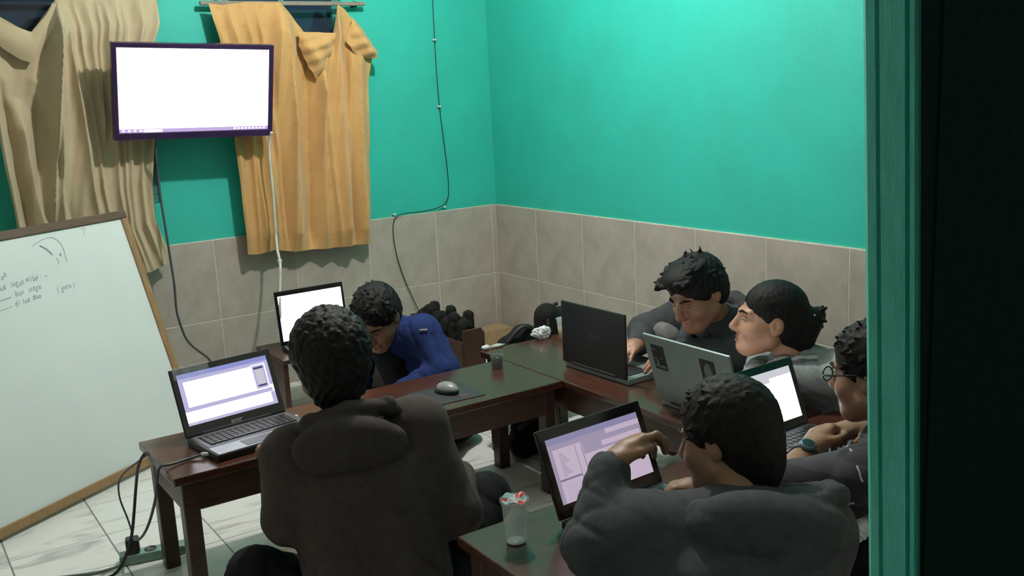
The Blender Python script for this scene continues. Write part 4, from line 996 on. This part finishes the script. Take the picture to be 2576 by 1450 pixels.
    def hood(s, material, c, rad, tilt, ring, rr, hollow, vox=.006, seed=1.0, ridges=(), label=None):
        """a hood lying down behind the neck: a slack pouch, its thick rim, the hollow inside it"""
        n = s.J['neck']; r = s.right; f = s.fwd; z = V3(0, 0, 1); L = lambda p: n + r * p[0] + f * p[1] + z * p[2]
        F = Field(*s.bounds([n], .30), vox); ca, sa = math.cos(tilt), math.sin(tilt)
        Rm = np.stack([r, f * ca + z * sa, z * ca - f * sa])
        F.el(L(c), rad, Rm, .02)
        for a, b in zip(ring[:-1], ring[1:]): F.rc(L(a), L(b), rr, rr, .012)
        for P, q in ridges:
            for a, b in zip(P[:-1], P[1:]): F.rc(L(a), L(b), q, q, .03)
        F.el(L(hollow[0]), hollow[1], Rm, .012, True)
        ax = unit(s.H(0, -.03, -.05) - n); F.rc(n - ax * .02, n + ax * .12, .052, .058, .008, True)
        F.folds(.003, 1.2, seed)
        return add('hood', F.mesh('hood', material), s.t, label=label)
    def trousers(s, material, fold=.004, thick=.016, length=1.0, vox=.007, label=None):
        J = s.J; pts = [J[k] for k in ('pel', 'knL', 'knR', 'anL', 'anR', 'hipL', 'hipR')]
        F = Field(*s.bounds(pts, .16), vox)
        F.rc(J['hipL'], J['hipR'], .10 + thick, .10 + thick, .03)
        for S in 'LR':
            F.rc(J['hip' + S], J['kn' + S], .080 + thick, .056 + thick, .03)
            F.rc(J['kn' + S], J['kn' + S] + (J['an' + S] - J['kn' + S]) * length * .93, .055 + thick, .040 + thick, .025)
        F.folds(fold, 1.0, 2.0); F.cut((0, 0, .002), (0, 0, -1))
        return add('trousers', F.mesh('trousers', material), s.t, label=label)

def crossed(pel, f, r, kz=.22, out=.30, fw=.20):
    pel = np.array(pel); f = unit((*f, 0)); r = unit((*r, 0))
    return dict(knL=pel + f * fw - r * out + (0, 0, kz - pel[2]), knR=pel + f * fw + r * out + (0, 0, kz - pel[2]),
                anL=pel + f * (fw + .10) + r * .10 + (0, 0, .05 - pel[2]), anR=pel + f * (fw + .16) - r * .10 + (0, 0, .05 - pel[2]),
                toeL=pel + f * (fw + .12) + r * .20 + (0, 0, .035 - pel[2]), toeR=pel + f * (fw + .18) - r * .20 + (0, 0, .035 - pel[2]))
SK1 = skin('brown_skin', (0.27, 0.135, 0.080)); SK2 = skin('tan_skin', (0.42, 0.235, 0.145)); SK3 = skin('warm_skin', (0.31, 0.165, 0.095))
T_black = fabric('black_trousers', (0.012, 0.012, 0.014)); T_grey = fabric('grey_trousers', (0.17, 0.17, 0.165))

# ---- the person with curly hair and a brown-grey hoodie, back to the viewer
J1 = dict(pel=(-2.085, -2.64, .115), chest=(-2.07, -2.53, .44), neck=(-2.068, -2.465, .620), shL=(-2.210, -2.43, .540), shR=(-1.918, -2.55, .582),
          elL=(-2.252, -2.470, .40), elR=(-1.868, -2.640, .365), wrL=(-2.165, -2.175, .470), wrR=(-1.755, -2.46, .375),
          knL=(-2.335, -2.43, .26), knR=(-1.670, -2.455, .285), anL=(-1.98, -2.33, .06), anR=(-2.12, -2.27, .06), toeL=(-1.87, -2.33, .04), toeR=(-2.24, -2.27, .04))
p1 = Person('person with curly hair in a brown-grey hoodie, back turned, at the left table', (-2.09, -2.64, 0), J1, (-2.080, -2.412, .760), head_rot((.22, .97), .10), SK1,
    [(((-2.165, -2.175, .470), (.15, 1, -.12), (0, 0, 1), 1), dict(curl=(.3, .5, .3))), (((-1.755, -2.46, .375), (.45, .75, -.1), (0, 0, 1), -1), dict(curl=(.5, .6, .4)))])
p1.hair(M_hairb, tufts=520, tl=(.003, .008), tr=.0115, lump=(.005, 130), vol=.017, seed=4, fwd=0, drop=-.108, nape=True)
def hood1(F, s):
    r = s.right
    for S in 'LR': F.rc(s.J['sh' + S], s.J['chest'] + (r * .09 if S == 'R' else -r * .09), .062, .085, .05)
p1.hood(fabric('brown_grey_hood', (0.058, 0.046, 0.043), (0.045, 0.036, 0.034)), (0, -.112, -.040), (.142, .060, .094), .45,
    [(-.055, .085, -.055), (-.100, .035, -.030), (-.128, -.035, .004), (-.095, -.085, .036), (0, -.100, .052), (.095, -.085, .036), (.126, -.035, -.004), (.098, .035, -.045), (.055, .085, -.055)], .023,
    ((0, -.060, .030), (.085, .045, .040)))
p1.top('hoodie', fabric('brown_grey_hoodie', (0.070, 0.054, 0.050), (0.054, 0.042, 0.039)), sleeve=1.0, thick=.021, hood=hood1, fold=.0035, loose=.008)
p1.trousers(T_black)

# ---- the person in the blue jacket, bent forward behind the left table
J2 = dict(pel=(-1.13, -1.24, .115), chest=(-1.25, -1.28, .40), neck=(-1.365, -1.335, .535), shL=(-1.295, -1.44, .515), shR=(-1.33, -1.17, .515),
          elL=(-1.270, -1.545, .385), elR=(-1.36, -1.02, .36), wrL=(-1.45, -1.50, .315), wrR=(-1.44, -1.15, .275), **crossed((-1.13, -1.24, .115), (-.95, -.3), (-.3, .95), .17, .20, .22))
p2 = Person('person in a blue jacket bowing the head low behind the left table', (-1.13, -1.24, 0), J2, (-1.445, -1.365, .592), head_rot((-.80, -.60), .62), SK1,
    [(((-1.45, -1.50, .315), (-1, -.1, -.1), (0, 0, 1), -1), dict(curl=(.5, .6, .4))), (((-1.44, -1.15, .275), (-1, -.3, -.35), (-.3, 0, 1), 1), dict(curl=(.5, .6, .4)))])
p2.hair(M_hair, tufts=300, tl=(.012, .022), tr=.0055, seed=9, fwd=.5, spike=-.3, drop=-.08, vol=.004)
def collar2(F, s):
    n = s.J['neck']; r = s.right; f = s.fwd; z = V3(0, 0, 1)
    for k in range(10):
        a, b = k * .6283, (k + 1) * .6283
        F.rc(n + r * .078 * math.cos(a) + f * .07 * math.sin(a) + z * .0, n + r * .078 * math.cos(b) + f * .07 * math.sin(b), .016, .016, .008)
p2.top('jacket', fabric('royal_blue_jacket', (0.015, 0.030, 0.115), (0.011, 0.022, 0.085)), sleeve=1.0, thick=.020, fold=.005, extra=collar2)
F = Field(*p2.bounds([p2.J['chest'], p2.J['neck']], .22), .006)
F.rc(p2.J['chest'] + p2.fwd * .055 - V3(0, 0, .10), p2.J['neck'] + p2.fwd * .055 - V3(0, 0, .05), .085, .062, .03); F.folds(.004, 1, 2)
add('undershirt', F.mesh('undershirt', fabric('black_undershirt', (0.012, 0.013, 0.018))), p2.t, label='black shirt under the open jacket')
p2.trousers(T_black)
bm = bmesh.new(); bx(bm, (0, 0, 0), (.030, .004, .012), bev=.001); bx(bm, (.006, 0, -.014), (.016, .004, .022), bev=.001)
o = add('sleeve_patch', bm_mesh('sleeve_patch', bm, mat('pale_patch', (0.42, 0.40, 0.36), 0.7)), p2.t); o.data.transform(Matrix.Translation((-1.325, -1.508, .545)) @ Matrix.Rotation(-.5, 4, 'Z') @ Matrix.Rotation(.6, 4, 'X'))

# ---- the boy with swept-up hair and a dark grey jacket behind the black lid
J3 = dict(pel=(-.33, -2.20, .115), chest=(-.42, -2.23, .42), neck=(-.545, -2.26, .590), shL=(-.47, -2.41, .565), shR=(-.52, -2.07, .555),
          elL=(-.60, -2.42, .495), elR=(-.60, -1.93, .485), wrL=(-.735, -2.28, .500), wrR=(-.735, -2.06, .490), **crossed((-.33, -2.20, .115), (-1, 0), (0, 1), .24, .25, .16))
J3['knR'] = V3(-.580, -2.045, .475); J3['anR'] = V3(-.50, -2.05, .09); J3['toeR'] = V3(-.58, -2.05, .04); J3['knL'] = V3(-.585, -2.29, .16); J3['anL'] = V3(-.40, -2.12, .05); J3['toeL'] = V3(-.36, -2.02, .035)
p3 = Person('young person with swept-up black hair and a dark jacket, looking down at the black laptop', (-.33, -2.20, 0), J3, (-.685, -2.300, .703), head_rot((-1, -.05), .42, -.05), SK1,
    [(((-.735, -2.28, .500), (-1, .25, -.12), (0, 0, 1), -1), dict(curl=(.2, .35, .2))), (((-.735, -2.06, .495), (-1, -.30, -.14), (0, 0, 1), 1), dict(curl=(.2, .35, .2)))], vox=.0045, lid=-.05)
def quiff(F, e):
    H = p3.H; r = random.Random(3)
    e((0, .045, .092), (.062, .062, .034), .02)
    for k in range(160):
        x = r.uniform(-.062, .062); y = r.uniform(-.03, .070); z = .125 - (y + .02) * .35
        F.rc(H(x, y, z - .02), H(x * 1.08 + r.uniform(-.008, .008), y + r.uniform(.035, .052), z + r.uniform(-.018, .004)), .008, .003, .008)
    for k in range(6): F.rc(H(r.uniform(-.03, .03), -.06 + .01 * k, .115), H(r.uniform(-.03, .03), -.075 + .01 * k, .142), .007, .002, .006)
p3.hair(M_hair, extra=quiff, tufts=450, tl=(.012, .020), tr=.005, seed=5, fwd=.5, spike=-.3, vol=.006)
def hood3(F, s):
    n = s.J['neck']; r = s.right; f = s.fwd; z = V3(0, 0, 1)
    ring = [(-.07, .10, -.075), (-.105, .01, -.01), (-.085, -.075, .030), (0, -.105, .045), (.085, -.075, .030), (.105, .01, -.01), (.07, .10, -.075)]
    for a, b in zip(ring[:-1], ring[1:]): F.rc(n + r * a[0] + f * a[1] + z * a[2], n + r * b[0] + f * b[1] + z * b[2], .027, .027, .014)
p3.top('jacket', fabric('charcoal_jacket', (0.045, 0.048, 0.050), (0.034, 0.036, 0.038)), sleeve=1.0, thick=.022, hood=hood3, fold=.005, loose=.005)
p3.trousers(T_grey, label='grey trousers, one knee raised')

# ---- the person with the hair bun
J4 = dict(pel=(-.36, -2.72, .115), chest=(-.47, -2.70, .40), neck=(-.620, -2.685, .540), shL=(-.575, -2.850, .515), shR=(-.575, -2.545, .470),
          elL=(-.570, -2.90, .500), elR=(-.60, -2.53, .480), wrL=(-.715, -2.75, .505), wrR=(-.745, -2.62, .490), **crossed((-.36, -2.72, .115), (-1, .1), (.1, 1), .18, .17, .10))
p4 = Person('person with hair in a bun and a grey top, in profile behind the silver laptop', (-.36, -2.72, 0), J4, (-.695, -2.630, .668), head_rot((-.78, .62), -.10, 0.0), SK2,
    [(((-.715, -2.75, .505), (-.85, .3, -.12), (0, 0, 1), -1), dict(curl=(.2, .35, .2))), (((-.745, -2.62, .495), (-1, -.1, -.14), (0, 0, 1), 1), dict(curl=(.2, .35, .2)))], vox=.0045, lid=.15)
def bun(F, e):
    e((0, -.118, -.005), (.050, .045, .052), .02); e((0, -.100, -.062), (.055, .045, .045), .03); e((.01, -.150, .018), (.026, .024, .030), .012)
    for k in range(5): F.rc(p4.H(.02 * math.cos(k * 1.3), -.150, .01 + .02 * math.sin(k * 1.3)), p4.H(.035 * math.cos(k * 1.3 + .8), -.165, .02 + .035 * math.sin(k * 1.3 + .8)), .010, .005, .006)
p4.hair(M_hair, extra=bun, lump=(.0012, 170), drop=-.105, seed=3)
def scarf(F, s):
    n = s.J['neck']; r = s.right; f = s.fwd; z = V3(0, 0, 1)
    for k in range(11):
        a, b = k * .5712, (k + 1) * .5712
        F.rc(n + r * .080 * math.cos(a) + f * .072 * math.sin(a) - z * .005, n + r * .080 * math.cos(b) + f * .072 * math.sin(b) - z * .005, .022, .022, .010)
def stripe_mat(name, c1, c2, k, axis):
    m_, nt, bs = nodes_of(name); bs.inputs['Roughness'].default_value = .9
    tc = nt.nodes.new('ShaderNodeTexCoord'); w = nt.nodes.new('ShaderNodeTexWave'); w.bands_direction = axis; w.inputs['Scale'].default_value = k; w.inputs['Distortion'].default_value = 1.2
    nt.links.new(tc.outputs['Object'], w.inputs['Vector']); nt.links.new(ramp(nt, w.outputs['Fac'], c1, c2, .4, .6), bs.inputs['Base Color'])
    bump(nt, bs, noise(nt, 260, 2), .4, .002); return m_
p4.top('sweater', fabric('grey_teal_sweater', (0.27, 0.295, 0.29), (0.20, 0.22, 0.22)), sleeve=1.0, thick=.020, fold=.005)
F = Field(*p4.bounds([p4.J['neck']], .22), .006); scarf(F, p4); F.el(p4.J['neck'] + p4.fwd * .095 - V3(0, 0, .05), (.065, .05, .065), None, .03); F.folds(.003, 1.2, 3)
add('striped_collar', F.mesh('striped_collar', stripe_mat('grey_striped_knit', (0.40, 0.40, 0.41), (0.13, 0.13, 0.145), 11.0, 'DIAGONAL')), p4.t, label='light grey striped collar')
bm = bmesh.new(); bmesh.ops.create_icosphere(bm, subdivisions=2, radius=.005, matrix=Matrix.Translation(p4.H(-.034, -.128, .028))); add('hair_clip', bm_mesh('hair_clip', bm, M_logo, True), p4.t)
p4.trousers(T_black)

# ---- the person with glasses and a wristwatch beside the doorway
J5 = dict(pel=(-1.04, -3.57, .115), chest=(-1.055, -3.47, .41), neck=(-1.075, -3.355, .572), shL=(-1.250, -3.405, .530), shR=(-.90, -3.275, .535),
          elL=(-1.355, -3.245, .482), elR=(-.86, -3.185, .492), wrL=(-1.180, -3.190, .516), wrR=(-.985, -3.200, .528), **crossed((-.99, -3.56, .115), (-.3, .95), (.95, .3), .18, .22, .12))
J5['knL'] = V3(-1.275, -3.415, .335); J5['anL'] = V3(-1.17, -3.32, .06); J5['toeL'] = V3(-1.20, -3.25, .035)
p5 = Person('person with glasses and a wristwatch, dark striped shirt, half hidden by the door frame', (-.99, -3.56, 0), J5, (-1.068, -3.287, .712), head_rot((-.18, .98), .15), SK3,
    [(((-1.180, -3.190, .516), (.80, .25, .28), (-.35, .25, .8), 1), dict(curl=(.75, .9, .6))), (((-.985, -3.200, .528), (-1, .20, .10), (.05, .1, 1), -1), dict(curl=(.45, .6, .4)))], arm=1.18)
p5.hair(M_hairb, tufts=300, tl=(.012, .022), tr=.0055, seed=12, fwd=.4, spike=-.35, drop=-.085, vol=.005)
shirt5 = p5.top('shirt', stripe_mat('dark_striped_shirt', (0.050, 0.050, 0.056), (0.026, 0.026, 0.030), 5.0, 'Z'), sleeve=.52, thick=.020, fold=.004)
from mathutils.bvhtree import BVHTree
def on_cloth(o, pts, lift=.0012, n=8):
    """lay a line of piping on a garment"""
    me = o.data; tree = BVHTree.FromPolygons([v.co for v in me.vertices], [p.vertices[:] for p in me.polygons]); out = []
    for a, b in zip(pts[:-1], pts[1:]):
        for k in range(n):
            q, nn, _, _ = tree.find_nearest(Vector(a).lerp(Vector(b), k / n)); out.append(tuple(q + nn * (lift if nn.dot(Vector((0, 0, 1))) > -.3 else 0)))
    return out
for pts in ([(-1.264, -3.297, .528), (-1.274, -3.331, .516), (-1.287, -3.373, .505), (-1.309, -3.422, .497)], [(-1.232, -3.310, .558), (-1.242, -3.345, .550), (-1.256, -3.385, .545), (-1.275, -3.43, .540)]):
    cable('sleeve_piping', on_cloth(shirt5, pts), .0024, mat('white_piping', (0.55, 0.55, 0.56), 0.7), p5.t)
p5.trousers(T_black)
# glasses
fr = M_gloss; g = []
for sg in (-1, 1):
    pts = [tuple(p5.H(sg * .033 + .024 * math.cos(a), .105, .002 + .017 * math.sin(a))) for a in np.linspace(0, 2 * math.pi, 14)[:-1]]
    cable('glasses_rim', pts, .0018, fr, p5.t, cyclic=True)
    cable('glasses_temple', [tuple(p5.H(sg * .058, .104, .006)), tuple(p5.H(sg * .072, .095, .006)), tuple(p5.H(sg * .080, .03, .010)), tuple(p5.H(sg * .082, -.005, .012)), tuple(p5.H(sg * .082, -.025, -.006))], .0022, fr, p5.t)
cable('glasses_bridge', [tuple(p5.H(-.010, .107, .006)), tuple(p5.H(0, .110, .009)), tuple(p5.H(.010, .107, .006))], .0018, fr, p5.t)
# wristwatch on the raised left wrist
wa = unit(p5.J['wrL'] - p5.J['elL']); wc_ = p5.J['elL'] + (p5.J['wrL'] - p5.J['elL']) * .80
zax = Vector(wa); face = Vector(unit(V3(-.55, -.45, .7) - wa * np.dot(V3(-.55, -.45, .7), wa))); side_ = zax.cross(face)
WMx = Matrix((side_, face, zax)).transposed().to_4x4(); WMx.translation = Vector(wc_)
def watch_piece(name, bm, m_, smooth=False):
    me = bm_mesh(name, bm, m_, smooth); me.transform(WMx); return add(name, me, p5.t)
bm = bmesh.new(); lathe(bm, [(.0335, -.010), (.0365, -.010), (.0365, .010), (.0335, .010), (.0335, -.010)], 28); watch_piece('watch_strap', bm, mat('dark_teal_strap', (0.03, 0.055, 0.06), .5), True)
bm = bmesh.new(); lathe(bm, [(0, 0), (.019, 0), (.021, .004), (.019, .010), (.016, .011), (0, .011)], 24); bmesh.ops.transform(bm, verts=bm.verts, matrix=Matrix.Translation((0, .034, 0)) @ Matrix.Rotation(-math.pi / 2, 4, 'X')); watch_piece('watch_case', bm, mat('blue_grey_watch_case', (0.10, 0.17, 0.19), .3, metal=.4), True)
bm = bmesh.new(); lathe(bm, [(0, .0113), (.0145, .0113)], 24); bmesh.ops.transform(bm, verts=bm.verts, matrix=Matrix.Translation((0, .034, 0)) @ Matrix.Rotation(-math.pi / 2, 4, 'X')); watch_piece('watch_dial', bm, mat('dark_watch_dial', (0.02, 0.03, 0.035), .15))
tis = crumple('paper_tissue', 'crumpled white tissue at the hip of the person with glasses', 'tissue', (-1.305, -3.428, .412), (.032, .022, .020), M_paper, 11)

# ---- the person in the grey hoodie nearest the viewer
J6 = dict(pel=(-1.70, -3.52, .115), chest=(-1.685, -3.44, .40), neck=(-1.618, -3.355, .552), shL=(-1.785, -3.255, .505), shR=(-1.545, -3.490, .520),
          elL=(-1.882, -3.215, .492), elR=(-1.44, -3.40, .395), wrL=(-1.775, -3.150, .622), wrR=(-1.520, -3.195, .510), **crossed((-1.70, -3.52, .115), (.5, .85), (.85, -.5), .16, .17, .12))
p6 = Person('person in a grey hoodie nearest the viewer, hand raised to the cheek', (-1.70, -3.52, 0), J6, (-1.566, -3.284, .672), head_rot((-.30, .95), .24, -.06), SK3,
    [(((-1.775, -3.150, .622), (.88, -.04, .46), (-.35, .35, .75), 1), dict(curl=((.35, .9, .6), (.55, .9, .6), (.7, 1.0, .6), (.8, 1.0, .6)), thumb=(.35, .3))),
     (((-1.520, -3.195, .510), (-.75, .55, .08), (.2, .1, 1), -1), dict(curl=(.8, 1.0, .6), thumb=(.4, .5)))])
p6.hair(M_hairb, tufts=300, tl=(.012, .02), tr=.005, seed=21, fwd=.5, spike=-.42, lump=(.0015, 110), vol=.006, drop=-.135, nape=True)
def hood6(F, s):
    r = s.right
    F.rc(s.J['shL'], s.J['shR'], .07, .07, .06); F.rc(s.J['shL'], s.J['chest'] - r * .10, .06, .08, .06); F.rc(s.J['shR'], s.J['chest'] + r * .10, .06, .08, .06)
p6.hood(fabric('charcoal_grey_hood', (0.068, 0.073, 0.077), (0.052, 0.056, 0.058)), (.060, -.095, -.005), (.160, .072, .088), .55,
    [(-.045, .095, -.040), (-.085, .05, -.010), (-.100, -.02, .010), (-.070, -.080, .024), (.01, -.110, .030), (.110, -.105, .040), (.195, -.05, .042), (.190, .02, .020), (.120, .06, -.005), (.045, .10, -.040)], .025,
    ((.075, -.045, .055), (.100, .050, .048)), seed=4.0, ridges=[([(-.115, -.03, -.02), (-.04, -.150, -.05), (.07, -.180, -.06), (.18, -.13, -.02)], .013), ([(-.10, -.07, -.05), (-.01, -.175, -.09), (.10, -.185, -.09), (.20, -.09, -.02)], .012)])
p6.top('hoodie', fabric('charcoal_grey_hoodie', (0.074, 0.079, 0.083), (0.057, 0.061, 0.063)), sleeve=.96, thick=.020, hood=hood6, fold=.005, loose=.012)
p6.trousers(T_black)
pen = thing('pen', 'silver pen held in the lower hand of the grey-hooded person', 'pen', (-1.575, -3.150, .50))
bm = bmesh.new(); lathe(bm, [(0, -.06), (.0015, -.058), (.004, -.045), (.004, .06), (.003, .065), (0, .065)], 12); o = loc(pen, 'pen_barrel', bm, M_logo, smooth=True); o.data.transform(Matrix.Rotation(1.1, 4, 'Y') @ Matrix.Rotation(.5, 4, 'X'))
